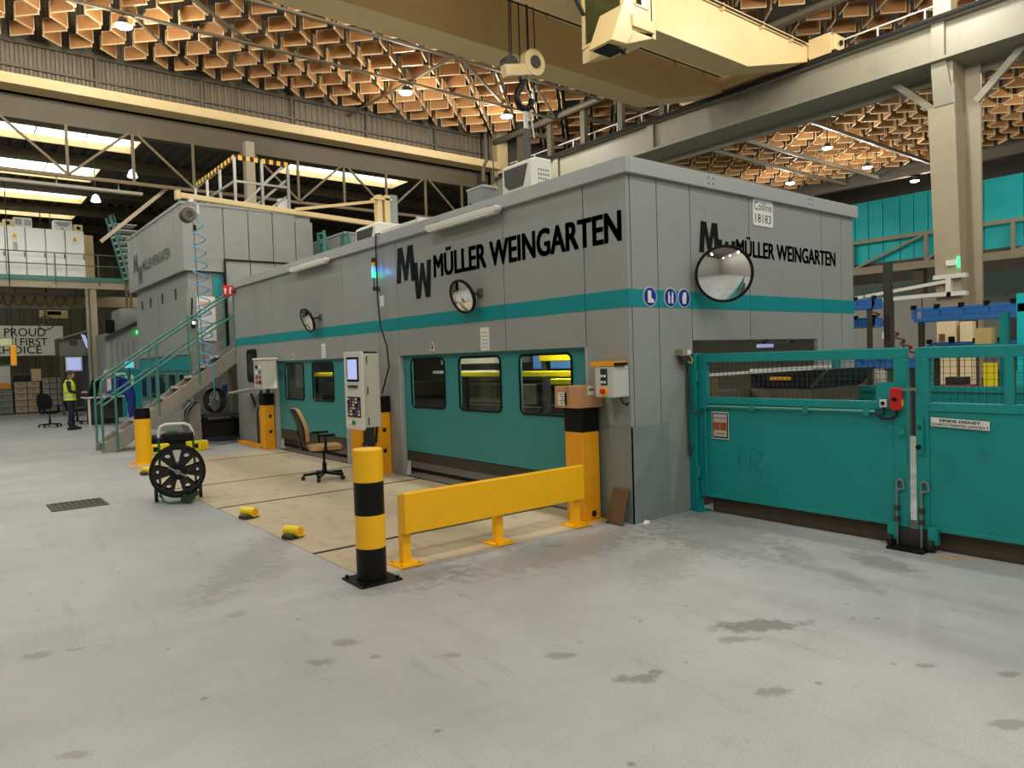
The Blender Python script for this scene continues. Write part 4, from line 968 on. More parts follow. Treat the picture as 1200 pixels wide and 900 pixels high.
# office chair ---------------------------------------------------------
ch = thing('office_chair', 'swivel chair with tan seat and black arms beside the control pendant', 'chair', (-.97, 5.03, .008), R(0))
def chair_parts(t, seat_m, shell_m, arms=True):
    # local: faces -Y (seat front), z up
    for k in range(5):
        a = R(72*k+10); L = .30
        MB().bar((0, 0, .10), (L*math.cos(a), L*math.sin(a), .075), .045, .035).build('base_spoke', BLK, t, local=True)
        MB().cyl((L*math.cos(a)-.018*math.sin(a), L*math.sin(a)+.018*math.cos(a), .03), (L*math.cos(a)+.018*math.sin(a), L*math.sin(a)-.018*math.cos(a), .03), .03, 12).build('caster', RUB, t, local=True)
    MB().cyl((0, 0, .08), (0, 0, .24), .032, 12).cyl((0, 0, .24), (0, 0, .42), .018, 10).build('gas_column', BLK, t, local=True, smooth=True)
    MB().rrect((-.23, -.24, .43), UX, (0, 1, 0), UZ, .46, .46, .11, .07).build('seat_cushion', seat_m, t, local=True, bevel=.025, segs=3)
    MB().rrect((-.22, -.22, .415), UX, (0, 1, 0), UZ, .44, .42, .1, .02).build('seat_pan', shell_m, t, local=True)
    cu, sh = MB(), MB(); n = 9
    for mb, d0, d1, in_ in ((cu, 0, .05, .0), (sh, .05, .075, .0)):
        vs = []
        for i in range(n):
            z = .56 + .48*i/(n-1); w = .21*(math.sin(math.pi*(.12+.80*i/(n-1))))**.45; y = .24 + .12*(i/(n-1)) - .03*math.sin(math.pi*i/(n-1))
            for d in (d0, d1):
                for u in (-1, -.5, 0, .5, 1): vs.append((u*w, y + d + .05*(1-u*u) - .02, z))
        fs = []
        for i in range(n-1):
            for u in range(4):
                a = i*10+u; c = a+10; fs += [(a, a+1, c+1, c), (a+5, c+5, c+6, a+6)]
            for u in (0, 4): a = i*10+u; fs.append((a, a+10, a+15, a+5))
        for i in (0, n-1):
            for u in range(4): a = i*10+u; fs.append((a, a+1, a+6, a+5))
        mb.add(vs, fs)
    cu.build('back_cushion', seat_m, t, local=True, smooth=True); sh.build('back_shell', shell_m, t, local=True, smooth=True)
    MB().bar((0, .1, .42), (0, .3, .45), .06, .03).bar((0, .3, .44), (0, .36, .72), .06, .03).build('back_stem', BLK, t, local=True)
    if arms:
        for s_ in (-1, 1):
            MB().bar((s_*.2, .02, .43), (s_*.27, .02, .46), .05, .03).bar((s_*.27, .02, .44), (s_*.27, .02, .64), .06, .03).build('arm_post', BLK, t, local=True)
            MB().rrect((s_*.27-.04, -.12, .64), UX, (0, 1, 0), UZ, .08, .25, .03, .03).build('arm_pad', BLK, t, local=True)
chair_parts(ch, TAN, BLK)
ch.rotation_euler.z = R(76)

# cable reel trolley -----------------------------------------------------
rt = thing('reel_trolley', 'black spoked hose reel on a green tube trolley', 'reel trolley', (-2.97, 4.9, 0), R(-13.4))
def reel_disc():
    cu = bpy.data.curves.new('reel', 'CURVE'); cu.dimensions = '2D'; cu.fill_mode = 'BOTH'; cu.extrude = .015
    def loop(pts):
        sp = cu.splines.new('POLY'); sp.points.add(len(pts)-1); sp.use_cyclic_u = True
        for q, (x, y) in zip(sp.points, pts): q.co = (x, y, 0, 1)
    P = lambda r_, a: (r_*math.cos(R(a)), r_*math.sin(R(a)))
    loop([P(.32, 6*k) for k in range(60)])
    for k in range(6):
        a = 90+60*k
        loop([P(.095, a-7), P(.095, a+7), P(.27, a+12), P(.272, a+6), P(.274, a), P(.272, a-6), P(.27, a-12)])
        c_ = P(.215, a+30); loop([(c_[0]+.034*math.cos(R(30*q)), c_[1]+.034*math.sin(R(30*q))) for q in range(12)])
        loop([P(.135, a+22), P(.165, a+21), P(.165, a+25)]); loop([P(.135, a+38), P(.165, a+35), P(.165, a+39)])
    ob = bpy.data.objects.new('reel', cu); COL.objects.link(ob)
    me = bpy.data.meshes.new_from_object(ob.evaluated_get(bpy.context.evaluated_depsgraph_get()))
    mb = MB().add([(v.co.x, v.co.z, v.co.y+.385) for v in me.vertices], [tuple(p.vertices) for p in me.polygons])
    bpy.data.objects.remove(ob); bpy.data.curves.remove(cu); bpy.data.meshes.remove(me)
    return mb
d1 = reel_disc(); d1.v = [(x, y-.12, z) for x, y, z in d1.v]; d1.build('reel_disc', BLKG, rt, local=True)
d1 = reel_disc(); d1.v = [(x, y+.08, z) for x, y, z in d1.v]; d1.build('reel_disc', BLKG, rt, local=True)
MB().ring((0, -.135, .385), (0, -1, 0), .29, .32, .012, 40).build('reel_rim', BLK, rt, local=True)
MB().cyl((0, -.14, .385), (0, .12, .385), .10, 20).build('drum', BLK, rt, local=True); MB().bar((-.10, -.15, .45), (.10, -.15, .32), .02).cyl((0, -.16, .385), (0, -.13, .385), .03, 12).build('crank', STEEL, rt, local=True)
MB().tube([(-.21, .14, .05), (-.2, .14, .6), (-.2, .14, .86), (-.18, .14, .93), (-.12, .14, .96), (.1, .14, .96), (.16, .14, .93), (.19, .14, .86), (.2, .14, .6), (.21, .14, .05)], .014, 8).build('frame_tube', GREENT, rt, local=True, smooth=True)
MB().tube([(-.2, .139, .8), (-.2, .139, .86), (-.18, .139, .93), (-.12, .139, .96), (.1, .139, .96), (.16, .139, .93), (.19, .139, .86), (.195, .139, .8)], .018, 8).build('handle_grip', OFFW, rt, local=True, smooth=True)
MB().tube([(-.21, .14, .1), (-.17, -.16, .04), (-.1, -.22, .02), (.1, -.22, .02), (.17, -.16, .04), (.21, .14, .1)], .013, 8).build('foot_tube', GREENT, rt, local=True, smooth=True)
for s_ in (-1, 1): MB().cyl((s_*.235, .14, .085), (s_*.275, .14, .085), .085, 20).build('wheel', RUB, rt, local=True)
MB().box(-.16, .2, .0, .13, .74, .86).build('tool_tray', BLK, rt, local=True, bevel=.02); MB().box(-.1, .02, .0, .1, .86, .885).build('green_pouch', GREENT, rt, local=True)
MB().cyl((.06, -.2, .06), (.12, -.3, .06), .05, 12).bar((.1, -.24, .06), (.22, -.2, .12), .05).build('hose_nozzle', M('dark_green_plastic', (28, 52, 36), .5), rt, local=True)

# yellow floor sensors
def floor_anchor(label, x, y, rz):
    t = thing('floor_anchor', label, 'anchor', (x, y, 0), rz)
    MB().box(-.08, .08, -.06, .06, 0, .014).build('plate', STEELD, t, local=True)
    MB().cyl((-.02, -.09, .075), (-.02, .09, .075), .05, 20).build('roller', YELB, t, local=True, smooth=True)
    MB().cyl((-.02, -.095, .075), (-.02, -.09, .075), .038, 16).build('end_cap', YELO, t, local=True)
    for yy in (-.05, .05): MB().bar((.06, yy, .01), (.0, yy, .1), .03, .02).build('arm', YELB, t, local=True)
    MB().cyl((-.09, -.06, .03), (-.09, .06, .03), .025, 10).build('pin', STEELD, t, local=True)
    return t
floor_anchor('yellow roller floor anchor between the bollards, with a slot beside it', -2.66, 3.18, R(25))
floor_anchor('yellow roller floor anchor closest to the banded bollard', -2.66, 1.93, R(25))
floor_anchor('yellow roller floor anchor at the foot of the far bollard', -2.72, 7.75, R(25))

# drain grate
dg_ = thing('drain_grate', 'rectangular steel drain grate set in the grey floor', 'drain', (-3.97, 5.64, 0))
b = MB()
for (a, c, d, e) in ((-4.28, -3.67, 5.33, 5.37), (-4.28, -3.67, 5.91, 5.95), (-4.28, -4.24, 5.37, 5.91), (-3.71, -3.67, 5.37, 5.91)): b.box(a, c, d, e, 0, .008)
b.build('frame', STEELD, dg_); box('sump', STEELD, -4.24, -3.71, 5.37, 5.91, 0.0005, .001, dg_)
for k in range(9): box('slat', STEELD, -4.235+.06*k, -4.21+.06*k, 5.37, 5.91, .001, .007, dg_)
for k in range(3): box('cross_bar', STEELD, -4.24, -3.71, 5.48+.14*k, 5.50+.14*k, .001, .006, dg_)
# ================================================================ teal gate
def gate_leaf(name, label, y0, y1, wins, stile=.10):
    # y0 > y1 (towards -Y); frame in plane x .92..1.0
    t = thing(name, label, 'gate', (.96, (y0+y1)/2, .17))
    X0, X1 = .92, .985
    MB().box(X0+.012, X1-.012, y1+.02, y0-.02, .18, 1.135).build('sheet', TEALG, t)
    box('bottom_rail', TEALG, X0, X1, y1, y0, .165, .20, t, bevel=.005); box('mid_rail', TEALG, X0, X1, y1+stile, y0-stile, 1.13, 1.20, t, bevel=.005); box('top_rail', TEALG, X0, X1, y1, y0, 1.555, 1.645, t, bevel=.005)
    st_ = [(y0-stile, y0), (y1, y1+stile)] + [(a[1], b_[0]) for a, b_ in zip(wins[:-1], wins[1:])]
    for a, b_ in ((y0-stile, y0), (y1, y1+stile)): box('stile', TEALG, X0, X1, a, b_, .20, 1.555, t, bevel=.005)
    for a, b_ in zip(wins[:-1], wins[1:]): box('stile', TEALG, X0, X1, b_[0], a[1], 1.2, 1.555, t, bevel=.005)
    for (a, c) in wins:
        b = MB(); y = c + .025
        while y < a: b.box(X0+.03, X0+.035, y-.0015, y+.0015, 1.2, 1.555); y += .05
        z = 1.235
        while z < 1.55: b.box(X0+.034, X0+.039, c, a, z-.0015, z+.0015); z += .05
        o = b.build('wire_mesh', STEELD, t); o['kind'] = 'stuff'
    return t
ga = gate_leaf('gate_leaf', 'teal gate leaf with mesh window, red interlock and small poster', -.10, -2.165, [(-.2, -2.065)])
gb = gate_leaf('gate_leaf', 'teal gate leaf with mesh windows and the Einde Dienst notice', -2.235, -6.2, [(-2.335, -2.86), (-2.92, -4.4), (-4.5, -6.1)])
gp = thing('gate_post', 'teal gate post bolted to the floor at the grey enclosure', 'post', (.95, -.05, 0))
box('post', TEALG, .88, .99, -.095, .0, 0, 1.65, gp, bevel=.006); box('foot', TEALG, .86, 1.02, -.16, 0, 0, .015, gp)
for z in (.42, 1.42): MB().cyl((.90, -.1, z-.06), (.90, -.1, z+.06), .018, 10).build('hinge', TEALG, gp)
MB().cyl((.905, -.19, .35), (.905, -.19, 1.1), .01, 8).build('hinge_rod', TEALG, gp)
# poster
p = MB().mat(0).box(.916, .92, -.265, -.465, .775, 1.05).mat(1).box(.914, .917, -.272, -.458, .785, 1.04).mat(2).box(.912, .915, -.285, -.445, .80, 1.03).mat(3).box(.911, .9135, -.29, -.362, .865, .945).box(.911, .9135, -.368, -.44, .865, .945)
p.build('scrap_poster', [SIGNW, BLK, M('poster_grey', (190, 178, 168), .5), RUSTY], ga)
MB().text('Los schroot', (.910, -.30, .985), UY, UZ, .13, .016).text('Stop hier', (.910, -.31, .825), UY, UZ, .11, .016).build('poster_print', PRINT, ga, recalc=False)
# notice
nt_ = MB().mat(0).add([(.912, -2.355, 1.015), (.912, -2.765, .998), (.912, -2.765, 1.068), (.912, -2.355, 1.085), (.919, -2.355, 1.015), (.919, -2.765, .998), (.919, -2.765, 1.068), (.919, -2.355, 1.085)], [(0, 1, 2, 3), (7, 6, 5, 4), (0, 4, 5, 1), (1, 5, 6, 2), (2, 6, 7, 3), (3, 7, 4, 0)])
nt_.build('notice_board', SIGNW, gb)
dv = (0, -1, -.041)
MB().boldtext('EINDE DIENST', (.910, -2.42, 1.053), dv, UZ, .285, .020, .0012, .0).text('SCHROOTBAKKEN LEDIGEN !!', (.910, -2.362, 1.0225), dv, UZ, .395, .021, .008).build('notice_lettering', PRINT, gb, recalc=False)
# scrawl on the sheet
for q in ([(.931, -.57, .66), (.931, -.572, .45)], [(.931, -.70, .68), (.931, -.69, .48)], [(.931, -.74, .70), (.931, -.83, .66), (.931, -.80, .58), (.931, -.73, .57), (.931, -.83, .46)]): MB().tube(q, .0028, 5).build('scrawl_stroke', M('dark_teal_mark', (8, 96, 94), .6), ga)
# conduit, interlock plate, switches
MB().cyl((.905, -.17, 1.105), (.905, -1.92, 1.115), .014, 10).build('conduit', M('pale_teal_conduit', (90, 160, 146), .4), ga, smooth=True)
for y in (-.2, -.75, -1.3, -1.85): box('conduit_clip', TEALG, .89, .922, y-.025, y+.025, 1.08, 1.135, ga)
box('switch_plate', TEALG, .905, .92, -2.15, -1.93, 1.14, 1.36, ga)
box('key_switch', OFFW, .87, .905, -2.03, -1.97, 1.155, 1.22, ga, bevel=.005); MB().cyl((.87, -2.0, 1.188), (.862, -2.0, 1.188), .016, 12).build('key_cap', BLK, ga)
MB().rrect((.905, -2.065, 1.135), UY, UZ, (-1, 0, 0), .085, .185, .02, .06).build('interlock', REDS, ga, bevel=.008)
box('interlock_label', YELO, .86, .9, -2.156, -2.15, 1.17, 1.22, ga); MB().cyl((.845, -2.105, 1.225), (.838, -2.105, 1.225), .018, 10).build('interlock_lens', BLK, ga)
MB().bar((.875, -2.12, 1.305), (.875, -2.27, 1.31), .02).build('interlock_tongue', STEEL, ga); MB().tube([(.89, -2.1, 1.14), (.89, -2.1, 1.09), (.89, -2.06, 1.06), (.89, -1.98, 1.06), (.9, -1.92, 1.1)], .012, 8).build('interlock_cable', RUB, ga, smooth=True)
MB().tube([(.89, -2.0, 1.155), (.89, -2.0, 1.1), (.89, -1.97, 1.08)], .01, 6).build('switch_cable', RUB, ga)
box('latch_block', TEALG, .88, .92, -2.155, -2.11, .93, 1.0, ga)
box('latch_plate', TEALG, .895, .92, -2.30, -2.25, .78, 1.08, gb); MB().cyl((.895, -2.27, .84), (.87, -2.27, .84), .018, 12).build('latch_knob', BLK, gb); MB().cyl((.895, -2.275, 1.0), (.885, -2.275, 1.0), .014, 12).build('latch_bolt', STEELD, gb)
box('edge_strip', WHITE, .955, .965, -2.222, -2.178, .66, .92, ga)
def drop_bolt(parent, y, s_):
    MB().tube([(.90, y, .02), (.90, y, .50), (.90, y, .545), (.90, y-s_*.025, .565), (.90, y-s_*.05, .55), (.90, y-s_*.06, .49), (.90, y-s_*.01, .475)], .010, 8).build('drop_bolt', STEEL, parent, smooth=True)
    for z in (.23, .32): box('bolt_guide', STEELD, .885, .925, y-.02, y+.02, z-.02, z+.02, parent)
drop_bolt(ga, -2.09, 1); drop_bolt(gb, -2.28, 1)
for par, y in ((ga, -2.055), (gb, -2.37)):
    box('wheel_bracket', TEALG, .88, .93, y-.035, y+.035, .06, .2, par); MB().cyl((.885, y-.012, .05), (.885, y+.024, .05), .05, 16).build('wheel', RUB, par)
o = thing('floor_latch', 'black floor latch plate under the meeting gate leaves', 'latch', (.83, -2.2, 0)); box('plate', BLK, .76, .93, -2.34, -2.06, 0, .02, o); box('stop', STEELD, .93, .955, -2.32, -2.08, 0, .16, o)
kb = struct(MB().box(.99, 1.3, -6.6, -.2, 0, .15).build('kerb', KERB, bevel=.01), 'dark oily concrete kerb under the teal gates'); kb['category'] = 'kerb'

for (x0_, y0_, x1_, y1_) in ((.86, -2.44, .90, -2.62), (.80, -2.5, .92, -2.56), (.84, -2.42, .78, -2.52), (.88, -2.60, .84, -2.68)):
    MB().bar((x0_, y0_, .0015), (x1_, y1_, .0015), .018, .001).build('paint_mark', ORANGE, fl)
t = thing('paper_scrap', 'crumpled white tape scrap on the floor at the enclosure corner', 'scrap', (.1, -.07, 0)); MB().add([(.05, -.06, .002), (.10, -.10, .002), (.17, -.06, .004), (.12, -.04, .03), (.08, -.06, .025), (.14, -.08, .02)], [(0, 1, 4), (1, 5, 4), (1, 2, 5), (2, 3, 5), (3, 4, 5), (0, 4, 3), (0, 3, 2, 1)]).build('tape', WHITE, t)

# inner teal gate frame behind
ig = thing('inner_fence', 'teal inner fence frame standing behind the mesh gate', 'fence', (3.5, -1.5, 0))
for a, b_ in ((-.26, -1.0), (-1.32, -2.6)):
    for z0_, z1_ in ((1.14, 1.20), (1.58, 1.65)): box('rail', TEALG, 3.46, 3.52, b_, a, z0_, z1_, ig)
    for y in (a, b_): box('post', TEALG, 3.45, 3.53, y-.04, y+.04, 0, 1.65, ig)
    box('sheet', TEALG, 3.48, 3.5, b_, a, .15, 1.14, ig)
tp = thing('teal_machine_frame', 'bright teal upright machine frame at the edge behind the gate', 'frame', (4.1, -2.1, 0)); box('upright', TEALB, 4.0, 4.2, -2.35, -2.03, 0, 2.1, tp, bevel=.01); box('upright', TEALG, 4.02, 4.1, -1.94, -1.86, 0, 2.0, tp); box('crosshead', TEALB, 4.0, 4.3, -3.2, -2.03, 2.0, 2.2, tp)
b_ = thing('rubber_stop', 'small tan block on the teal machine frame', 'block', (4.0, -1.75, 1.65)); box('block', M('tan_block', (214, 180, 120), .6), 3.95, 4.1, -1.8, -1.64, 1.66, 1.84, b_); box('bracket', TEALG, 3.94, 4.12, -1.875, -1.62, 1.62, 1.66, b_)
# tooling racks
def blue_rack(label, x, y0, y1, z, h, lift=.0):
    t = thing('tooling_frame', label, 'tooling', (x, (y0+y1)/2, 0))
    box('upper_beam', BLUE, x, x+.06, y0, y1, z+h-.05, z+h, t, bevel=.005); box('lower_beam', BLUE, x, x+.06, y0, y1, z, z+.06, t, bevel=.005)
    n = max(3, int(abs(y1-y0)/.32))
    for k in range(n+1):
        y = y0+(y1-y0)*k/n; box('upright', BLUE, x, x+.06, y-.03, y+.03, z+.05, z+h-.04, t); box('clamp', BLK, x-.01, x+.05, y-.035, y+.035, z+h-.02, z+h+.05, t)
    box('back_plate', BLUE, x+.3, x+.34, y0, y1, z, z+h, t); box('tie', BLUE, x, x+.34, y0-.02, y0+.04, z, z+h, t)
    for y in (y0+.1, y1-.1): box('leg', STEELD, x+.02, x+.08, y-.04, y+.04, 0, z, t)
    return t
blue_rack('long blue tooling frame standing above the gate', 7.0, -3.5, .27, 2.04, .22)
blue_rack('short blue tooling frame beside the enclosure, upper one', 9.0, 1.82, 2.9, 2.42, .2)
blue_rack('short blue tooling frame beside the enclosure, lower one', 9.5, 2.05, 3.15, 2.07, .2)
blue_rack('blue tooling frame seen low through the gate mesh', 8.0, .6, 2.6, 1.28, .18)
blue_rack('long blue tooling frame seen behind the second gate mesh', 7.4, -3.5, .2, 1.55, .16)
t = thing('yellow_post', 'bright yellow square post behind the gate mesh', 'post', (6.0, -1.13, 0)); box('post', YELB, 5.95, 6.05, -1.2, -1.06, 0, 1.4, t); box('foot', YELB, 5.88, 6.12, -1.28, -.98, 0, .02, t)
for lb_, y0, y1, z1_ in (('pale cream machine panel with small dark items on it', 1.10, 1.46, 2.17), ('narrow pale cream machine panel next to the wider one', .80, 1.03, 2.13)):
    t = thing('pale_machine_cabinet', lb_, 'panel', (11, (y0+y1)/2, 0)); box('panel', M('pale_cream_panel', (236, 216, 172), .5), 11.0, 11.2, y0, y1, 0, z1_, t, bevel=.01); box('frame', STEELD, 11.2, 11.25, y0-.02, y1+.02, 0, z1_+.03, t)
    if y0 > 1: box('dark_item', BLK, 10.95, 11.0, y0+.02, y0+.12, 1.74, 1.84, t); box('brown_item', WOODB, 10.95, 11.0, y0+.2, y0+.3, 1.74, 1.9, t)
t = thing('dark_press', 'dark machine bank with small pale windows beyond the tooling frames', 'machine', (12.5, -.5, 0)); box('body', STEELD, 13.0, 14.5, -2.2, .75, 0, 2.35, t)
for k in range(5): box('window', M('pale_window', (150, 156, 160), .4), 12.98, 13.0, -1.9+.5*k, -1.65+.5*k, 1.8, 1.95, t)  # windows are plain pale plates that do not glow
box('teal_door', TEALG, 12.97, 13.0, -.9, -.5, 1.4, 2.2, t)
gw = thing('grey_cabinet_wall', 'row of grey cabinets in the shade beyond the gate', 'cabinet', (16, 4, 0))
for k in range(5): box('door', M('grey_cabinet_paint', (138, 136, 128), .5), 15.98, 16.1, 3.0+.75*k, 3.72+.75*k, 0, 3.1, gw, bevel=.006)
box('plinth', STEELD, 16.1, 16.9, 2.9, 6.9, 0, 3.1, gw); box('plate', SIGNW, 15.96, 15.98, 4.6, 4.8, 1.9, 2.1, gw); box('grip', STEELD, 15.95, 15.98, 4.2, 4.26, 1.6, 1.9, gw)
t = thing('upright_pole', 'dark steel pole standing before the grey cabinets', 'pole', (10, 2.0, 0)); box('shaft', STEELD, 9.95, 10.1, 1.93, 2.06, 0, 3.4, t); box('foot', STEELD, 9.85, 10.2, 1.83, 2.16, 0, .02, t)
t = thing('spiral_hose', 'dark red spiral hose hanging beside the dark steel pole', 'hose', (11.75, 3.0, 1.6)); MB().tube([(11.75+.075*math.cos(a*.9), 3.3-a*.02+.075*math.sin(a*.9), 2.72-a*.0225) for a in range(0, 60)], .024, 6).build('coil', HOSER, t, smooth=True); MB().tube([(11.75, 3.3, 2.9), (11.75, 3.3, 2.8), (11.82, 3.3, 2.70)], .025, 6).build('fitting', STEEL, t)
pal = [(176, 160, 140), (120, 90, 70), (204, 196, 180), (90, 110, 84), (150, 60, 46), (66, 70, 74)]
for k in range(9):
    y = 2.9-.62*k; x = 8.6 + .45*(k % 3)
    t = thing('parts_crate', ['pale wooden', 'brown steel', 'white painted', 'green painted', 'red painted', 'dark grey'][k % 6] + ' parts crate on the floor behind the gate, ' + ['next to the low blue frame', 'under the long blue frame', 'below the cream panels'][k//3], 'crate', (x, y, 0))
    mt = M('crate_%d' % (k % 6), pal[k % 6], .6, 0, .2, 4); h = .95 + .12*((k*5) % 4)
    box('crate_body', mt, x-.25, x+.25, y-.26, y+.26, .08, h, t, bevel=.01); box('pallet', WOODB, x-.28, x+.28, y-.29, y+.29, 0, .08, t); box('top_part', STEELD, x-.15, x+.15, y-.2, y+.1, h, h+.14, t)

# teal clad machine on a beige truss in the neighbouring bay ---------------
tm = thing('teal_clad_unit', 'bright teal clad machine unit on a beige truss bridge', 'machine', (21, 4, 4.5))
ys_ = [12.0, 10.5, 9.0, 7.5, 7.04, 6.55, 6.0, 5.57, 5.13, 4.4, 3.54, 2.5, 1.4, .3]
for a, c in zip(ys_[:-1], ys_[1:]): box('cladding', TEALB, 20.0, 20.06, c+.015, a-.015, 4.55, 6.68, tm, bevel=.006)
box('core', TEALB, 20.06, 22, .3, 12, 4.55, 6.6, tm); box('base_rail', OLIVED, 19.95, 20.4, .3, 12, 4.42, 4.55, tm)
tb = thing('truss_bridge', 'beige steel truss bridge carrying the teal clad unit', 'truss', (19.8, 4, 4.2)); tb['kind'] = 'structure'
MB().bar((19.8, -2, 5.3), (19.8, 13, 5.3), .1, .12).build('top_chord', COLM, tb); MB().bar((19.8, -2, 4.3), (19.8, 13, 4.3), .2, .24).build('bottom_chord', COLM, tb)
for k in range(6):
    y = 12.3-2.4*k; MB().bar((19.78, y, 4.2), (19.78, y, 5.35), .12, .1).build('web_post', COLM, tb)
    MB().bar((19.8, y+.05, 4.4), (19.8, y-1.15, 5.25), .08, .08).build('web_diagonal', COLM, tb) if k % 2 else MB().bar((19.8, y-.05, 4.4), (19.8, y-2.3, 5.25), .08, .08).build('web_diagonal', COLM, tb)
for y in (12.3, 5.4, -1.6): box('leg', OLIVED, 19.9, 20.2, y-.15, y+.15, 0, 4.3, tb)
o = struct(MB().bar((21, .5, 7.3), (21, -3, 9.2), .07).build('trim_6', WHITE), 'white slanting tie rod above the teal clad unit'); o['category'] = 'tie rod'
o = struct(box('wall_service', M('grey_cabinet_paint', (138, 136, 128), .5), 24, 24.2, -8, 17.8, 0, 4.2), 'shaded grey partition wall under the teal clad unit'); o['category'] = 'wall'

# ================================================================ overhead travelling crane
cr = thing('overhead_crane', 'cream double girder overhead travelling crane', 'crane', (4, 6.2, 8.0))
def girder(y0, y1):
    zb, zt, ze = 8.02, 9.08, 8.70
    MB().prism([(-14, zb), (9.2, zb), (11.75, ze), (11.75, zt), (-14, zt)], 'y', y0, y1).build('girder', CREAM, cr, bevel=.01)
    MB().box(-14, 11.75, y0-.06, y1+.06, zt, zt+.03).build('girder_cap', CREAM, cr); MB().box(-14, 11.75, (y0+y1)/2-.04, (y0+y1)/2+.04, zt+.03, zt+.1).build('trolley_rail', STEELD, cr)
    MB().cyl((-14, y0-.09, zt-.04), (11.5, y0-.09, zt-.04), .02, 6).build('cable_conduit', RUB, cr)
    for x in (8.2, 9.7, 10.9, 5.4): box('cable_clip', CREAMD, x-.02, x+.02, y0-.1, y0, zt-.12, zt+.02, cr)
girder(4.6, 5.28); girder(7.05, 7.78)
box('end_carriage', CREAM, 11.75, 12.2, 3.9, 8.5, 8.78, 9.15, cr, bevel=.015)
for y in (4.2, 8.2): MB().cyl((11.92, y, 8.79), (12.05, y, 8.79), .10, 16).build('travel_wheel', STEELD, cr)
box('carriage_plate', CREAM, 11.72, 11.76, 4.0, 4.55, 8.72, 9.2, cr); box('carriage_plate', CREAM, 11.72, 11.76, 7.8, 8.4, 8.72, 9.2, cr)
for y in (3.85, 8.5): MB().cyl((11.95, y-.02, 8.95), (11.95, y+.02, 8.95), .06, 10).build('buffer', RUB, cr)
# trolley on top of the girders
box('trolley_frame', CREAMD, 2.9, 4.9, 4.6, 7.7, 9.18, 9.45, cr, bevel=.02); MB().cyl((3.3, 5.2, 9.75), (3.3, 7.2, 9.75), .28, 20).build('rope_drum', STEELD, cr)
# hook block
hb = thing('hook_block', 'heavy crane hook block hanging on steel ropes', 'hook', (3.78, 5.9, 6.5))
for dx, dy in ((-.30, 0), (-.26, .1), (-.08, 0), (.02, .1), (.10, -.05), (.36, 0), (.28, .1)): MB().cyl((3.72+dx*.9, 5.9+dy, 7.2), (3.72+dx*.8, 5.9+dy, 9.4), .011, 6).build('rope', RUB, hb)
MB().cyl((3.40, 5.82, 7.16), (3.40, 6.0, 7.16), .17, 20).build('sheave', STEELD, hb, smooth=True); MB().cyl((3.95, 5.80, 7.32), (3.95, 6.02, 7.32), .25, 24).build('sheave', CREAMD, hb, smooth=True)
MB().cyl((3.95, 5.77, 7.32), (3.95, 5.80, 7.32), .12, 16).build('sheave_hub', STEELD, hb)
MB().bar((3.25, 5.9, 7.02), (4.05, 5.9, 7.22), .18, .22).build('cross_head', CREAMD, hb, bevel=.02)
MB().cyl((3.72, 5.9, 6.95), (3.72, 5.9, 7.12), .09, 12).build('swivel', STEELD, hb)
pts = [(3.72, 5.9, 7.0), (3.68, 5.9, 6.85), (3.58, 5.9, 6.72), (3.54, 5.9, 6.58), (3.62, 5.9, 6.44), (3.76, 5.9, 6.42), (3.88, 5.9, 6.5), (3.92, 5.9, 6.62)]
MB().tube(pts, .065, 10).build('hook', BLK, hb, smooth=True)
MB().bar((3.95, 5.9, 6.85), (3.98, 5.9, 6.55), .03).bar((3.72, 5.9, 6.9), (3.9, 5.9, 6.6), .03).build('safety_latch', STEEL, hb)
cc = thing('lifting_chain', 'grey lifting sling hanging from the crane hook', 'chain', (3.78, 5.9, 3.6))
MB().box(3.72, 3.80, 5.87, 5.93, 6.0, 6.5).build('top_link', STEEL, cc, bevel=.01); MB().box(3.70, 3.84, 5.86, 5.94, 4.6, 6.05).build('sling', STEELD, cc, bevel=.02); MB().tube([(3.86, 5.9, 6.5), (3.9, 5.9, 6.2), (3.95, 5.9, 5.9)], .025, 8).build('shackle', STEEL, cc)
# driver cabin
cb = thing('crane_cabin', 'cream driver cabin with glass front slung from the crane girder', 'cabin', (4.0, 4.0, 6.7))
y0, y1 = 3.55, 4.55
MB().prism([(3.98, 6.86), (4.4, 7.02), (4.72, 7.14), (4.72, 7.22), (3.98, 7.12)], 'y', y0, y1).build('floor_pan', CREAM, cb, bevel=.01)
b = MB()
for (a, c, d, e) in ((4.12, 4.28, 7.15, 8.5), (4.58, 4.70, 7.15, 8.5), (4.28, 4.58, 7.15, 7.62), (4.28, 4.58, 8.2, 8.5)): b.box(a, c, y0, y0+.03, d, e)
b.build('side_wall', CREAM, cb); box('side_wall', CREAM, 4.12, 4.70, y1-.03, y1, 7.15, 8.5, cb); box('rear_wall', CREAM, 4.67, 4.70, y0, y1, 7.15, 8.5, cb)
MB().prism([(3.62, 6.84), (3.98, 6.86), (4.16, 7.06), (4.06, 7.5), (3.92, 7.5)], 'y', y0-.04, y0+.5).build('chin', CREAM, cb, bevel=.01)
MB().prism([(3.98, 7.08), (4.12, 7.12), (4.12, 8.5), (3.98, 8.5)], 'y', y0, y0+.06).prism([(3.98, 7.08), (4.12, 7.12), (4.12, 8.5), (3.98, 8.5)], 'y', y1-.06, y1).build('corner_post', CREAM, cb)
MB().box(4.0, 4.012, y0+.04, y1-.04, 7.16, 8.46).build('front_glass', GLASST, cb)
b = MB()
for yy in (y0+.05, y1-.05): b.bar((3.99, yy, 7.1), (3.99, yy, 8.5), .04)
b.bar((3.99, y0, 7.14), (3.99, y1, 7.14), .05); b.build('window_frame', CREAM, cb)
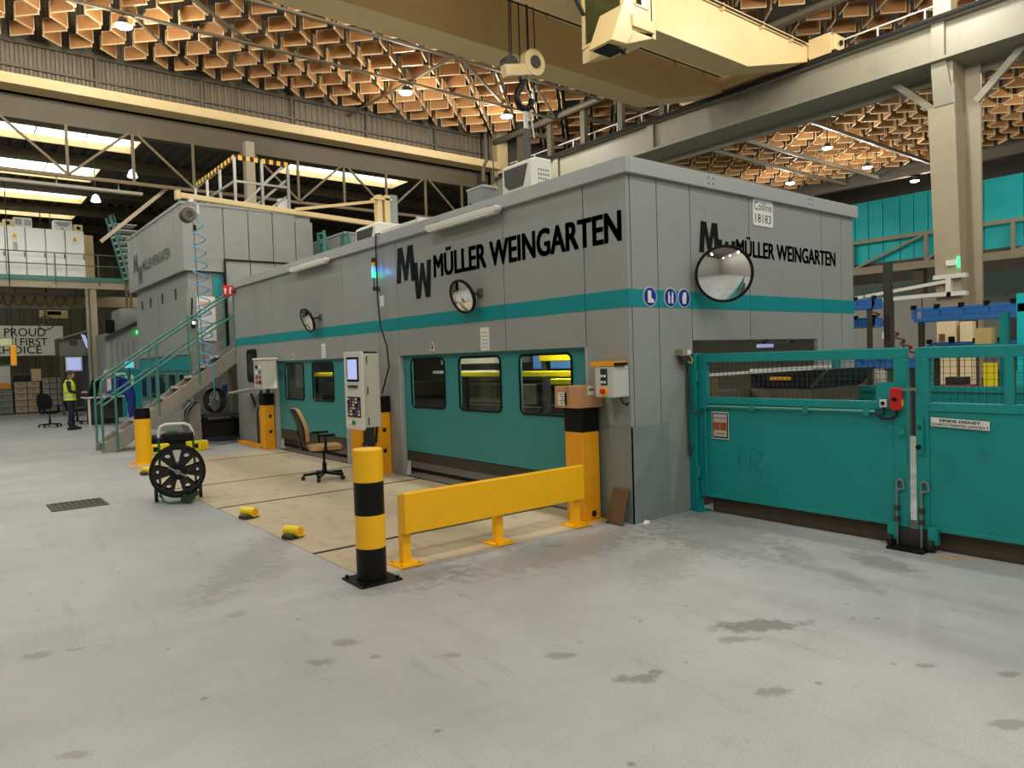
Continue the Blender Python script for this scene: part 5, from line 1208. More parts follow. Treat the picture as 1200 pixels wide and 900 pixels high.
box('roof', CREAM, 3.95, 4.75, y0-.02, y1+.02, 8.5, 8.56, cb); box('rear_mast', CREAM, 4.70, 4.92, y0+.1, 4.49, 7.2, 8.95, cb, bevel=.01); box('mast_bracket', CREAM, 4.72, 4.90, 4.4, 4.605, 8.3, 8.8, cb)
box('side_glass', GLASST, 4.28, 4.58, y0+.01, y0+.016, 7.62, 8.2, cb); box('side_pane', OFFW, 4.44, 4.58, y0+.0, y0+.008, 7.62, 7.82, cb)
b = MB()
for a, c in (((4.26, 7.6), (4.60, 7.6)), ((4.60, 7.6), (4.60, 8.22)), ((4.60, 8.22), (4.26, 8.22)), ((4.26, 8.22), (4.26, 7.6))): b.bar((a[0], y0, a[1]), (c[0], y0, c[1]), .03, .03)
b.build('opening_frame', CREAM, cb)
box('side_step', CREAM, 4.15, 4.72, y0-.05, y0+.02, 7.2, 7.4, cb, bevel=.01)
box('floor_grate', BLK, 3.7, 4.1, y0+.1, y0+.45, 6.82, 6.845, cb); MB().cyl((4.4, y0+.4, 6.94), (4.4, y0+.4, 7.06), .05, 12).build('vent', STEELD, cb)
MB().tube([(3.75, 4.5, 8.5), (3.72, 4.5, 8.2), (3.82, 4.5, 7.9), (4.0, 4.5, 7.7)], .035, 8).build('cable_loop', RUB, cb, smooth=True)

# ================================================================ jib arm with reel and spiral hose
jb = thing('jib_crane', 'cream swing jib arm on a grey post above the enclosure roof', 'jib crane', (3.35, 10.6, 3.5))
MB().box(3.35, 3.55, 10.5, 10.7, 3.5, 5.65).build('post', SHEET, jb, bevel=.01); box('base_plate', SHEET, 3.2, 3.7, 10.35, 10.85, 3.5, 3.53, jb)
MB().bar((-1.5, 9.95, 4.96), (3.2, 10.62, 4.93), .10, .10).build('arm', CREAM, jb, bevel=.01)
MB().bar((.9, 10.25, 5.0), (3.15, 10.6, 5.50), .06, .06).build('stay', CREAM, jb)
MB().box(3.02, 3.14, 10.5, 10.7, 4.6, 5.62).box(3.2, 3.34, 10.48, 10.72, 4.66, 5.62).build('hinge_column', CREAM, jb, bevel=.01)
for z in (4.72, 5.5): MB().box(2.95, 3.4, 10.48, 10.72, z, z+.05).build('hinge_plate', CREAM, jb)
MB().cyl((3.2, 10.6, 4.40), (3.2, 10.6, 4.68), .09, 12, .14).build('pivot', CREAMD, jb)
MB().tube([(2.75, 10.55, 4.9), (2.76, 10.56, 4.2), (2.76, 10.56, 3.5)], .014, 6).build('drop_cable', RUB, jb)
box('end_stop', CREAMD, -1.58, -1.5, 9.88, 10.02, 4.88, 5.05, jb)
rl_ = thing('spring_balancer', 'round grey spring balancer hanging from the jib arm end', 'balancer', (-1.37, 9.97, 4.4))
MB().cyl((-1.37, 9.90, 4.60), (-1.37, 10.04, 4.60), .14, 24).build('drum', STEELD, rl_, smooth=True); MB().ring((-1.37, 9.89, 4.60), (0, -1, 0), .07, .12, .02, 20).build('face_ring', OLIVED, rl_); MB().tube([(-1.37, 9.97, 4.76), (-1.37, 9.97, 4.9)], .02, 6).build('hook', STEEL, rl_); MB().cyl((-1.3, 9.97, 4.85), (-1.3, 9.97, 4.93), .06, 10).build('trolley', OFFW, rl_)
MB().cyl((-1.25, 9.97, 4.32), (-1.25, 9.97, 4.42), .03, 8).build('stop_ball', BLK, rl_)
sh_ = thing('spiral_hose', 'light blue spiral air hose hanging from the jib arm', 'hose', (-1.2, 10.0, 1.5))
pts = [(-1.17, 10.0, 4.92), (-1.18, 10.0, 4.7), (-1.2, 10.0, 4.5)]
N = 12
for k in range(N*14):
    a = 2*math.pi*k/14; f = k/(N*14); z = 4.45 - 2.8*f**.9
    pts.append((-1.2 + .10*f + .13*math.cos(a), 10.0 + .13*math.sin(a), z))
pts += [(-1.02, 10.0, 1.55), (-.98, 10.1, 1.3), (-.9, 10.4, 1.1), (-.85, 10.9, .95)]
MB().tube(pts, .012, 6).build('hose', HOSE, sh_, smooth=True); MB().cyl((-1.17, 10, 4.65), (-1.17, 10, 4.85), .022, 8).build('coupling', OFFW, sh_); MB().tube([(-1.25, 10.05, 4.5), (-1.22, 10.05, 3.0), (-1.15, 10.05, 1.7)], .008, 6).build('guide_rope', HOSER, sh_)
MB().cyl((-.87, 10.8, .92), (-.84, 11.0, .9), .02, 8).build('air_gun', STEEL, sh_)
# ================================================================ mezzanine and low bay
mz = thing('mezzanine', 'raised mezzanine deck with teal edge in the low bay', 'platform', (-3, 27, 0)); mz['kind'] = 'structure'
box('deck', COLM, -12, .65, 26.0, 26.2, 4.74, 5.06, mz); box('deck_plate', STAIR, -12, .65, 26.2, 30, 4.95, 5.06, mz); box('toe_board', TEALR, -12, .65, 25.96, 26.0, 5.0, 5.16, mz)
box('column', COLM, -.68, -.46, 26.05, 26.3, 0, 4.74, mz); box('column', COLM, -6.2, -5.95, 26.05, 26.3, 0, 4.74, mz); MB().cyl((-.78, 26.0, 0), (-.78, 26.0, 4.74), .06, 10).build('down_pipe', OLIVE, mz)
rr = thing('mezzanine_railing', 'thin grey-green railing along the mezzanine edge', 'railing', (-3, 26, 5.06))
for z in (5.58, 6.0): MB().cyl((-12, 25.95, z), (.7, 25.95, z), .022, 6).build('rail', M('grey_green_paint', (88, 108, 98), .5), rr)
for x in [-11.4+1.38*k for k in range(9)]: MB().cyl((x, 25.95, 4.85), (x, 25.95, 6.0), .024, 6).build('post', M('grey_green_paint', (88, 108, 98), .5), rr)
xs_ = [-4.4, -3.78, -3.16, -2.56, -1.95, -1.34, -.72]
for i, (a, c) in enumerate(zip(xs_[:-1], xs_[1:])):
    t = thing('electrical_cabinet', ['plain white electrical cabinet at the mezzanine corner', 'white electrical cabinet under the small fan', 'white electrical cabinet with yellow hazard triangle and printed notes', 'plain white electrical cabinet under the louvred cooling unit', 'plain white electrical cabinet under the scooped cooling unit', 'white end cabinet with yellow hazard triangle by the gap'][i], 'cabinet', ((a+c)/2, 26.6, 5.06), group='white cabinets on the mezzanine')
    box('body', WHITE, a+.012, c-.012, 26.35, 26.85, 5.06, 6.9, t, bevel=.008); box('handle', STEELD, c-.06, c-.03, 26.32, 26.35, 5.85, 6.02, t); box('hinge_line', PRINTG, a-.006, a+.012, 26.34, 26.36, 5.06, 6.9, t)
    if i in (2, 5):
        xm = (a+c)/2 + (-.02 if i == 2 else .0)
        MB().prism([(xm-.1, 6.52), (xm+.1, 6.52), (xm, 6.68)], 'y', 26.33, 26.345).build('hazard_triangle', YEL, t); MB().prism([(xm-.012, 6.54), (xm+.012, 6.54), (xm, 6.62)], 'y', 26.32, 26.33).build('bolt_symbol', PRINT, t); box('note', SIGNW, xm-.09, xm+.09, 26.335, 26.345, 6.40, 6.5, t)
        if i == 2:
            b = MB()
            for k in range(5): b.box(xm-.06, xm+.08, 26.335, 26.345, 6.33-.06*k, 6.30-.06*k)
            b.build('note_print', PRINTG, t)
t = thing('cooling_unit', 'white louvred cooling unit on the mezzanine cabinets', 'air conditioner', (-2.6, 26.6, 6.9)); box('housing', OFFW, -2.88, -2.33, 26.4, 26.8, 6.9, 7.25, t, bevel=.01)
for x in (-2.85, -2.58):
    for k in range(6): box('louvre', STEELD, x+.02+.035*k, x+.035+.035*k, 26.39, 26.4, 6.98, 7.2, t)
t = thing('cooling_unit', 'white cooling unit with scooped front on the mezzanine cabinets', 'air conditioner', (-1.38, 26.6, 6.9)); box('housing', OFFW, -1.68, -1.08, 26.4, 26.8, 6.9, 7.26, t, bevel=.02); MB().prism([(-1.62, 7.2), (-1.14, 7.2), (-1.2, 7.08), (-1.28, 7.04), (-1.48, 7.04), (-1.56, 7.08)], 'y', 26.38, 26.4).build('scoop', M('mid_grey_scoop', (150, 150, 144), .5), t); box('badge', BLK, -1.44, -1.36, 26.385, 26.4, 6.95, 6.98, t)
for x, lb_ in ((-3.05, 'round cream fan housing beside the louvred cooling unit'), (-.88, 'round cream fan housing beside the scooped cooling unit')):
    t = thing('fan_housing', lb_, 'fan', (x, 26.6, 6.9)); box('box', CREAM, x-.14, x+.14, 26.45, 26.75, 6.9, 7.16, t, bevel=.01); MB().cyl((x, 26.45, 7.03), (x, 26.43, 7.03), .07, 14).build('fan_mouth', BLK, t)  # black disc stands for the shade inside the fan mouth
# storage behind the cabinets, lit cream boxes
for k in range(7):
    x = -4.2+.62*k; t = thing('storage_carton', 'cream carton stacked behind the mezzanine cabinets', 'carton', (x, 28, 5.06), group='cream cartons behind the mezzanine cabinets'); box('carton', CREAMD, x-.26, x+.26, 27.7, 28.2, 5.06, 7.0+.12*(k % 3), t); box('tape', CREAM, x-.03, x+.03, 27.69, 27.7, 5.06, 7.0, t)
# steep teal stair beside press
t = thing('ship_ladder', 'teal steep ship ladder climbing beside the press top', 'ladder', (.4, 25, 5.06))
for y in (24.2, 24.95):
    MB().bar((-.2, y, 7.2), (.3, y, 5.0), .05, .08).build('stile', TEALR, t); MB().bar((-.1, y, 7.25), (.45, y, 5.1), .04).build('hand_rail', TEALR, t)
for k in range(10): MB().box(-.15+.05*k, .65, 24.2, 24.95, 6.9-.21*k, 6.93-.21*k).build('tread', OFFW, t)
MB().bar((.35, 24.25, 3.9), (.35, 24.25, 5.0), .08).bar((.35, 24.95, 3.9), (.35, 24.95, 5.0), .08).build('support', OLIVED, t)
o = struct(MB().box(-9, 1.8, 29.9, 30.2, 4.38, 4.82).build('trim_7', CREAM), 'cream crane girder seen below the mezzanine deck'); o['category'] = 'beam'
t = thing('cable_rack', 'dark cable rack with hanging hose loops under the mezzanine', 'cable rack', (-3, 27, 3.9))
for z in (4.05, 4.5): MB().box(-9, -.7, 26.9, 27.05, z, z+.1).build('rack_beam', STEELD, t)
for k in range(9): MB().bar((-8.6+.95*k, 27, 4.05), (-8.6+.95*k, 27, 4.95), .05).build('hanger', STEELD, t)
for k in range(8):
    x = -3.6+.32*k
    MB().tube([(x, 26.85, 4.5), (x+.05, 26.85, 4.2), (x+.16, 26.85, 4.12), (x+.27, 26.85, 4.25), (x+.3, 26.85, 4.5)], .016, 6).build('hose_loop', RUB, t)
# banner
bn = thing('slogan_banner', 'white wall banner with the words proud and first choice', 'banner', (-2.5, 33, 2.45))
box('cloth', BANW, -6.0, -.76, 33.0, 33.03, 2.45, 3.75, bn)
Y_ = 32.99
MB().text('PROUD', (-2.92, Y_, 3.30), UX, UZ, 1.5, .34, .004).text('FIRST', (-2.36, Y_, 2.89), UX, UZ, 1.0, .32, .004).text('CHOICE', (-3.35, Y_, 2.54), UX, UZ, 1.75, .33, .004).build('lettering', PRINT, bn, recalc=False)
MB().text('NEED TO BE', (-3.7, Y_, 3.12), UX, UZ, 1.22, .13, 0).build('small_lettering', PRINTG, bn, recalc=False)
for x in (-5.5, -.8): MB().bar((x, 33.05, 3.7), (x, 33.05, 8.3), .03).build('hanger', STEELD, bn)
# pendant hoist control near it
t = thing('hoist_pendant', 'yellow hoist pendant hanging before the banner', 'pendant', (-3.66, 18.2, 1.87)); MB().box(-3.74, -3.60, 18.15, 18.25, 1.88, 2.42).build('case', YELO, t, bevel=.03); MB().cyl((-3.67, 18.2, 2.42), (-3.67, 18.2, 6.7), .012, 6).build('cord', RUB, t); box('button_strip', REDS, -3.742, -3.735, 18.17, 18.23, 1.95, 2.35, t)
t = thing('hoist_beam', 'pale green hoist beam end above the yellow pendant', 'beam', (-4.4, 18.2, 2.3)); box('beam', M('pale_green_paint', (190, 200, 160), .5), -5.2, -3.62, 18.3, 18.45, 2.42, 2.6, t); box('cap', STEELD, -3.62, -3.58, 18.3, 18.45, 2.41, 2.61, t); MB().cyl((-4.8, 18.3, 2.55), (-4.8, 18.3, 6.7), .02, 6).build('hanger_rod', STEELD, t)
# wall fan and lit box at banner
t = thing('wall_fan', 'grey wire wall fan in front of the banner corner', 'fan', (-1.9, 31.5, 3.6)); MB().ring((-1.6, 31.0, 3.75), (0, -1, 0), .26, .30, .08, 20).build('cage', STEELD, t); MB().cyl((-1.6, 31.05, 3.75), (-1.6, 30.95, 3.75), .08, 10).build('hub', STEELD, t)
for k in range(4): MB().bar((-1.6, 31.0, 3.75), (-1.6+.26*math.cos(R(90*k+20)), 31.0, 3.75+.26*math.sin(R(90*k+20))), .09, .015).build('blade', STEEL, t)
MB().bar((-1.6, 31.1, 3.75), (-1.6, 31.1, 8.38), .04).build('stem', STEELD, t)
t = thing('heater_unit', 'cream heater unit hung above the banner', 'heater', (-1.2, 31.4, 3.98)); box('case', CREAM, -1.75, -.75, 31.3, 31.7, 3.98, 4.32, t, bevel=.02); box('mouth', BLK, -1.5, -1.0, 31.29, 31.3, 4.12, 4.28, t); MB().bar((-1.2, 31.5, 4.3), (-1.2, 31.5, 8.6), .03).build('rod', STEELD, t)  # black plate stands for the shade inside the heater mouth
# drawer cabinets along the far wall
def drawer_bank(label, x0, x1, cols_, rows, mt, y=31.2, h=1.35):
    t = thing('drawer_cabinet', label, 'cabinet', ((x0+x1)/2, y+.3, 0)); box('carcass', STEELD, x0, x1, y+.02, y+.6, 0, h, t)
    for c_ in range(cols_):
        for r_ in range(rows):
            a = x0+(x1-x0)*c_/cols_; w = (x1-x0)/cols_; z = .05+(h-.07)*r_/rows; hh = (h-.07)/rows
            d_ = box('drawer', mt, a+.02, a+w-.02, y, y+.03, z+.015, z+hh-.015, t); box('pull', STEELD, a+w*.3, a+w*.7, y-.02, y, z+hh*.6, z+hh*.7, d_)
    return t
drawer_bank('beige drawer cabinet carrying black boxes', -2.8, -1.9, 2, 5, M('beige_drawer', (176, 160, 130), .5))
drawer_bank('low grey drawer cabinet beside the beige one', -4.6, -2.85, 2, 4, M('grey_drawer', (128, 130, 126), .5), h=1.05)
drawer_bank('tall grey drawer rack behind the person in the vest', -1.8, -1.0, 3, 6, M('pale_grey_drawer', (160, 158, 148), .5), y=31.4, h=1.5)
t = thing('tool_boxes', 'black tool boxes standing on the beige drawer cabinet', 'tool box', (-2.4, 31.5, 1.36)); box('case', BLK, -2.8, -2.2, 31.3, 31.7, 1.36, 1.66, t, bevel=.02); box('lid', STEELD, -2.81, -2.19, 31.29, 31.71, 1.6, 1.68, t)
t = thing('cream_carton', 'cream carton on the beige drawer cabinet beside black tool boxes', 'carton', (-1.95, 31.5, 1.36)); box('carton', M('pale_card', (226, 196, 150), .7), -2.17, -1.83, 31.3, 31.7, 1.355, 1.86, t); box('tape', CREAM, -2.0, -1.94, 31.29, 31.3, 1.36, 1.86, t)
t = thing('white_board', 'white board leaning over the low grey drawer cabinet', 'board', (-3.5, 31.9, 1.05)); box('sheet', M('white_glossy_sheet', (216, 224, 222), .2), -4.6, -2.85, 31.9, 31.95, 1.06, 2.0, t); box('rail', TEALR, -4.6, -2.8, 31.88, 31.97, 2.0, 2.08, t); box('yellow_bin', YELO, -3.3, -2.9, 31.6, 31.85, 1.06, 1.3, t)
# hut with slanted roof and blue door
hu = thing('control_hut', 'small hut with slanting roof, blue door and tilted screens', 'hut', (-.3, 28.5, 0))
box('wall', M('hut_blue_grey', (96, 120, 150), .5), -.55, .1, 28, 29.5, 0, 2.4, hu); box('white_post', OFFW, -.40, -.12, 27.9, 28.0, 0, 2.5, hu); box('canopy', OFFW, -.6, .3, 27.7, 28.2, 2.42, 2.5, hu)
MB().prism([(-1.5, 2.95), (-.4, 3.3), (-.4, 3.36), (-1.5, 3.0)], 'y', 27.6, 29.5).build('roof', OLIVE, hu); box('gable', M('hut_grey', (122, 122, 112), .5), -1.5, -.5, 28.0, 29.4, 2.3, 2.95, hu); box('gable_sign', M('dark_red_sign', (80, 34, 30), .5), -1.15, -.9, 27.98, 28.0, 2.7, 2.9, hu)
for k in range(2): MB().add([(-.65+.25*k, 27.6, 2.6), (-.5+.25*k, 27.6, 2.55), (-.65+.25*k, 27.75, 3.1), (-.8+.25*k, 27.75, 3.15)], [(0, 1, 2, 3)]).build('tilted_screen', SCREEN, hu)
MB().cyl((-.02, 27.75, 2.25), (-.02, 27.72, 2.25), .16, 20).build('clock', OFFW, hu)
box('leg', OLIVED, -1.5, -1.4, 28.0, 28.1, 0, 2.3, hu)
t = thing('lit_monitor', 'standing monitor with pale lit screen behind the vested person', 'monitor', (-1.15, 27, 0)); box('screen', SCREEN, -1.4, -.95, 26.98, 27.0, 1.75, 2.2, t); box('bezel', OFFW, -1.45, -.9, 27.0, 27.05, 1.7, 2.25, t); box('stand', STEELD, -1.2, -1.15, 27.0, 27.1, 0, 1.7, t); box('foot', STEELD, -1.4, -.95, 26.9, 27.2, 0, .03, t)
# second press body behind
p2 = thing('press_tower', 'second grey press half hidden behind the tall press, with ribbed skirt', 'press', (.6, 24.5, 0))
box('body', GREYD, -.55, 2.5, 24.2, 26, 0, 3.0, p2); box('upper', GREYD, .0, 2.5, 24.2, 26, 3.0, 3.9, p2)
MB().prism([(-.55, 2.75), (.6, 3.35), (.6, 3.5), (-.55, 2.9)], 'y', 24.0, 24.2).build('slant_cover', STEELD, p2); box('teal_skirt', TEALS, -.56, 2.5, 24.15, 24.2, 0, 1.7, p2)
for k in range(6): box('rib', GREYD, -.5+.18*k, -.42+.18*k, 24.14, 24.2, 1.7, 2.7, p2)
for k in range(3): box('window', M('painted_lit_window', (220, 224, 220), .3), .1+.22*k-.4, .25+.22*k-.4, 24.12, 24.15, 1.15, 1.5, p2)  # pale base colour stands in for the lit interior
MB().box(.45, .52, 24.05, 24.12, 2.98, 3.1).build('green_lamp', LEDG, p2); box('black_speaker', BLK, -.45, -.15, 24.6, 24.7, 3.0, 3.5, p2)
box('cyan_screen', SCREEN2, -.75, -.5, 19.9, 19.95, 1.75, 1.95, thing('cyan_display', 'small cyan display lit beside the bending person', 'display', (-.6, 20, 0))); 
cd = bpy.data.objects['cyan_display']; box('stand', STEELD, -.64, -.6, 19.95, 20.0, 0, 1.75, cd); box('foot', STEELD, -.8, -.45, 19.85, 20.1, 0, .03, cd)
# desk with monitor and laptop stand
dk = thing('work_desk', 'white work desk with dark modesty panel', 'desk', (-1.2, 20.5, 0))
box('desk_top', OFFW, -1.85, -.6, 20.1, 20.8, .86, .90, dk); 
for x in (-1.72, -.66): box('leg', OFFW, x-.03, x+.03, 20.15, 20.2, 0, .86, dk)
box('modesty_panel', STEELD, -1.6, -.75, 20.55, 20.6, .2, .86, dk)
t = thing('desk_screen', 'black monitor turned sideways on the white desk', 'monitor', (-1.25, 20.3, .9)); MB().add([(q-.27, w_, e_) for q, w_, e_ in ((-1.45, 20.2, .92), (-1.2, 20.35, .92), (-1.1, 20.35, 1.4), (-1.35, 20.2, 1.4), (-1.43, 20.24, .92), (-1.18, 20.39, .92), (-1.08, 20.39, 1.4), (-1.33, 20.24, 1.4))], [(0, 1, 2, 3), (7, 6, 5, 4), (0, 4, 5, 1), (1, 5, 6, 2), (2, 6, 7, 3), (3, 7, 4, 0)]).build('panel', BLK, t); box('foot', BLK, -1.8, -1.35, 20.2, 20.45, .9, .93, t)
t = thing('teal_locker', 'small teal cabinet on the white desk by the stair', 'cabinet', (-1.0, 20.0, .9)); box('body', TEALG, -1.12, -.72, 20.1, 20.5, .9, 1.55, t); box('top', OFFW, -1.2, -.7, 20.08, 20.5, 1.55, 1.6, t); box('edge', WHITE, -1.22, -1.12, 20.08, 20.12, .9, 1.55, t)
oc = thing('office_chair', 'black office chair behind the person in the vest', 'chair', (-2.6, 21.5, 0), R(150)); chair_parts(oc, BLK, BLK)
oc2 = thing('office_chair', 'black office chair tucked under the white desk', 'chair', (-1.8, 22.0, 0), R(60)); chair_parts(oc2, BLK, BLK, False)
t = thing('dark_cabinet', 'dark equipment rack under the white desk', 'rack', (-1.2, 21.5, 0)); box('case', STEELD, -1.6, -.8, 21.0, 21.6, 0, .8, t); box('vent', BLK, -1.5, -.9, 20.98, 21.0, .2, .6, t)

# ================================================================ people
def skin_body(name, verts, edges, radii, mats, parent, root=0, levels=2):
    me = bpy.data.meshes.new(name); me.from_pydata(verts, edges, [])
    ob = bpy.data.objects.new(name, me); COL.objects.link(ob); ob.parent = parent
    for q in mats: me.materials.append(q)
    sm = ob.modifiers.new('skin', 'SKIN'); sm.use_smooth_shade = True
    for i, r_ in enumerate(radii):
        sv = me.skin_vertices[0].data[i]; sv.radius = r_ if isinstance(r_, tuple) else (r_, r_); sv.use_root = (i == root)
    ss = ob.modifiers.new('smooth', 'SUBSURF'); ss.levels = levels; ss.render_levels = levels
    return ob
def head(parent, c, d, up, s=1.0):
    # head with face, d = facing direction
    c = Vector(c); d = Vector(d).normalized(); up = Vector(up).normalized(); rt_ = d.cross(up).normalized(); up = rt_.cross(d)
    vs, fs = [], []; n, rg = 16, 12
    for i in range(rg+1):
        th = math.pi*i/rg
        for k in range(n):
            a = 2*math.pi*k/n; x = math.sin(th)*math.cos(a); y = math.sin(th)*math.sin(a); z = math.cos(th)
            w = .075*(1-.18*max(0, -z)); dp = .095*(1-.05*max(0, -z))
            f = 0
            if y > 0: f = .022*math.exp(-((x/.18)**2+((z+.12)/.16)**2)) + .010*math.exp(-((x/.3)**2+((z+.45)/.1)**2)) - .010*sum(math.exp(-(((x-s_*.42)/.16)**2+((z-.05)/.12)**2)) for s_ in (-1, 1)) + .012*math.exp(-((x/.35)**2+((z+.8)/.2)**2))
            vs.append(c + rt_*(x*w*s) + d*((y*dp+f)*s) + up*(z*.118*s))
    for i in range(rg):
        for k in range(n): fs.append((i*n+k, i*n+(k+1) % n, (i+1)*n+(k+1) % n, (i+1)*n+k))
    h = MB().add(vs, fs).build('head', SKIN, parent, local=True, smooth=True)
    for s_ in (-1, 1):
        e = MB(); p = c + rt_*(s_*.032*s) + d*.083*s + up*.008*s; e.cyl(p, p + d*.006, .009, 8).build('eye', BLK, h, local=True)
        p = c + rt_*(s_*.074*s) - up*.01*s; MB().cyl(p - d*.02, p + d*.015, .028, 8, .02).build('ear', SKIN, h, local=True)
    p = c + d*.094*s - up*.052*s; MB().bar(p - rt_*.022, p + rt_*.022, .006, .008).build('mouth', M('lip', (150, 84, 76), .6), h, local=True)
    return h, rt_, d, up, c
def hair(parent, c, d, up, rt_, mat, s=1.08, cut=-.25):
    vs, fs = [], []; n, rg = 16, 8
    for i in range(rg+1):
        th = math.pi*.62*i/rg
        for k in range(n):
            a = 2*math.pi*k/n; x = math.sin(th)*math.cos(a); y = math.sin(th)*math.sin(a); z = math.cos(th)
            lift = 0 if y < .2 else max(0, (y-.2))*.5*(1 if i > rg*.55 else 0)
            vs.append(c + rt_*(x*.083*s) + d*((y*.10-.012)*s*(1-lift)) + up*((z*.125+lift*.12)*s))
    for i in range(rg):
        for k in range(n): fs.append((i*n+k, i*n+(k+1) % n, (i+1)*n+(k+1) % n, (i+1)*n+k))
    return MB().add(vs, fs).build('hair', mat, parent, local=True, smooth=True)
def hand(parent, w, d, up, side):
    # palm with five bent fingers, w = wrist, d = pointing direction
    w = Vector(w); d = Vector(d).normalized(); up = Vector(up); rt_ = d.cross(up).normalized(); up = rt_.cross(d)
    V, Ed, Ra = [w, w + d*.045, w + d*.085], [(0, 1), (1, 2)], [(.022, .017), (.034, .016), (.034, .014)]
    for k, L in enumerate((.06, .072, .068, .052)):
        o_ = (k-1.5)*.019; i0 = len(V)
        V += [w + d*.09 + rt_*o_, w + d*(.09+L*.5) + rt_*o_*1.05 - up*.012, w + d*(.09+L*.8) + rt_*o_*1.05 - up*.035]
        Ed += [(2, i0), (i0, i0+1), (i0+1, i0+2)]; Ra += [.0095, .009, .008]
    i0 = len(V); V += [w + d*.035 + rt_*(-side*.036), w + d*.07 + rt_*(-side*.055) - up*.01, w + d*.095 + rt_*(-side*.05) - up*.02]
    Ed += [(1, i0), (i0, i0+1), (i0+1, i0+2)]; Ra += [.012, .010, .009]
    return skin_body('hand', [tuple(v) for v in V], Ed, Ra, [SKIN], parent, 0, 1)
# standing person in hi-vis vest, facing the desk (+X), hands forward
pe = thing('person', 'person in yellow hi-vis vest and dark workwear standing at the desk', 'person', (-2.30, 19.45, 0), R(-12))
V = [(0, 0, .92), (0, 0, 1.10), (.01, 0, 1.28), (.0, 0, 1.40), (.01, 0, 1.47),
     (0, -.09, .88), (.02, -.10, .50), (-.02, -.10, .10), (.12, -.10, .04), (0, .09, .88), (.03, .12, .50), (.04, .13, .10), (.18, .13, .04),
     (.0, -.17, 1.36), (.03, -.22, 1.12), (.26, -.15, 1.06), (.0, .17, 1.36), (.03, .22, 1.12), (.26, .12, 1.08)]
Ed = [(0, 1), (1, 2), (2, 3), (3, 4), (0, 5), (5, 6), (6, 7), (7, 8), (0, 9), (9, 10), (10, 11), (11, 12), (3, 13), (13, 14), (14, 15), (3, 16), (16, 17), (17, 18)]
Ra = [(.13, .15), (.12, .14), (.12, .16), (.07, .10), .05, .095, .07, .055, .045, .095, .07, .055, .045, .07, .052, .038, .07, .052, .038]
skin_body('body', V, Ed, Ra, [NAVY], pe)
h_, r2, d2, u2, c2 = head(pe, (.04, 0, 1.585), (1, -.05, -.22), (.2, 0, 1)); hair(h_, c2, d2, u2, r2, HAIR)
MB().tube([(-.06, 0, 1.58), (-.12, 0, 1.52), (-.13, .0, 1.42), (-.11, 0, 1.34)], .028, 8).build('ponytail', HAIR, h_, local=True, smooth=True)
MB().cyl((.02, 0, 1.44), (.03, 0, 1.53), .045, 12).build('neck', SKIN, pe, local=True, smooth=True)
def vest_ring(mb, z0, z1, g0, g1, yo=0):
    n = 24; vs = []
    for z, gx, gy in ((z0, *g0), (z1, *g1)):
        for k in range(n): a = 2*math.pi*k/n; vs.append((.005+gx*math.cos(a), yo+gy*math.sin(a), z))
    mb.add(vs, [(k, (k+1) % n, n+(k+1) % n, n+k) for k in range(n)])
v_ = MB()
for (z0, z1, g0, g1) in ((.86, 1.0, (.165, .195), (.155, .185)), (1.0, 1.15, (.155, .185), (.15, .18)), (1.15, 1.30, (.15, .18), (.15, .175)), (1.30, 1.42, (.15, .175), (.10, .13)), (1.42, 1.455, (.10, .13), (.07, .085))): vest_ring(v_, z0, z1, g0, g1)
vo = v_.build('safety_vest', HIVIS, pe, local=True, smooth=True)
for z in (.93, 1.06): b = MB(); vest_ring(b, z, z+.05, (.168, .198), (.166, .196)); b.build('reflective_band', REFL, vo, local=True, smooth=True)
hand(pe, (.30, -.14, 1.06), (1, .2, .1), (0, 0, 1), 1); hand(pe, (.30, .11, 1.08), (1, -.2, .1), (0, 0, 1), -1)
for y in (-.10, .13): 
    x = 0 if y < 0 else .06
    MB().rrect((x-.09, y-.05, 0), (1, 0, 0), (0, 1, 0), UZ, .28, .10, .045, .075).build('shoe', BLK, pe, local=True, bevel=.02)
# second person bending forward in blue jacket with pale hood
pf = thing('person', 'person in blue jacket with pale hood bending forward behind the stair', 'person', (-.80, 18.95, 0), R(172))
V = [(0, 0, .95), (.10, 0, 1.08), (.24, 0, 1.22), (.36, 0, 1.33), (.44, 0, 1.39),
     (0, -.10, .88), (-.02, -.12, .50), (-.04, -.12, .10), (.07, -.12, .04), (0, .10, .88), (.03, .12, .50), (.0, .13, .10), (.12, .13, .04),
     (.33, -.22, 1.28), (.36, -.28, 1.04), (.56, -.22, .97), (.33, .22, 1.28), (.36, .28, 1.04), (.56, .2, .97)]
Ra = [(.19, .20), (.19, .20), (.18, .22), (.12, .16), .06, .13, .10, .065, .05, .11, .085, .065, .05, .09, .068, .045, .09, .068, .045]
skin_body('body', V, Ed, Ra, [BLUEJ], pf); pf.scale = (1.1, 1.15, 1.05)
h_, r2, d2, u2, c2 = head(pf, (.53, 0, 1.49), (1, 0, -.7), (.65, 0, 1)); hair(h_, c2, d2, u2, r2, M('grey_hair', (150, 146, 138), .6))
MB().cyl((.40, 0, 1.36), (.50, 0, 1.46), .05, 12).build('neck', SKIN, pf, local=True, smooth=True)
hd = MB()
for i, (x, z, rx, ry) in enumerate(((.16, 1.36, .12, .20), (.24, 1.43, .15, .21), (.34, 1.47, .15, .19), (.42, 1.49, .12, .14))):
    for k in range(20): a = 2*math.pi*k/20; hd.v.append((x+rx*math.cos(a)*.5-rx*.4*math.sin(a)*0, ry*math.sin(a), z+rx*math.cos(a)*.45))
for i in range(3):
    for k in range(20): hd.f.append((i*20+k, i*20+(k+1) % 20, (i+1)*20+(k+1) % 20, (i+1)*20+k)); hd.m.append(0)
hd.build('hood', HOOD, pf, local=True, smooth=True)
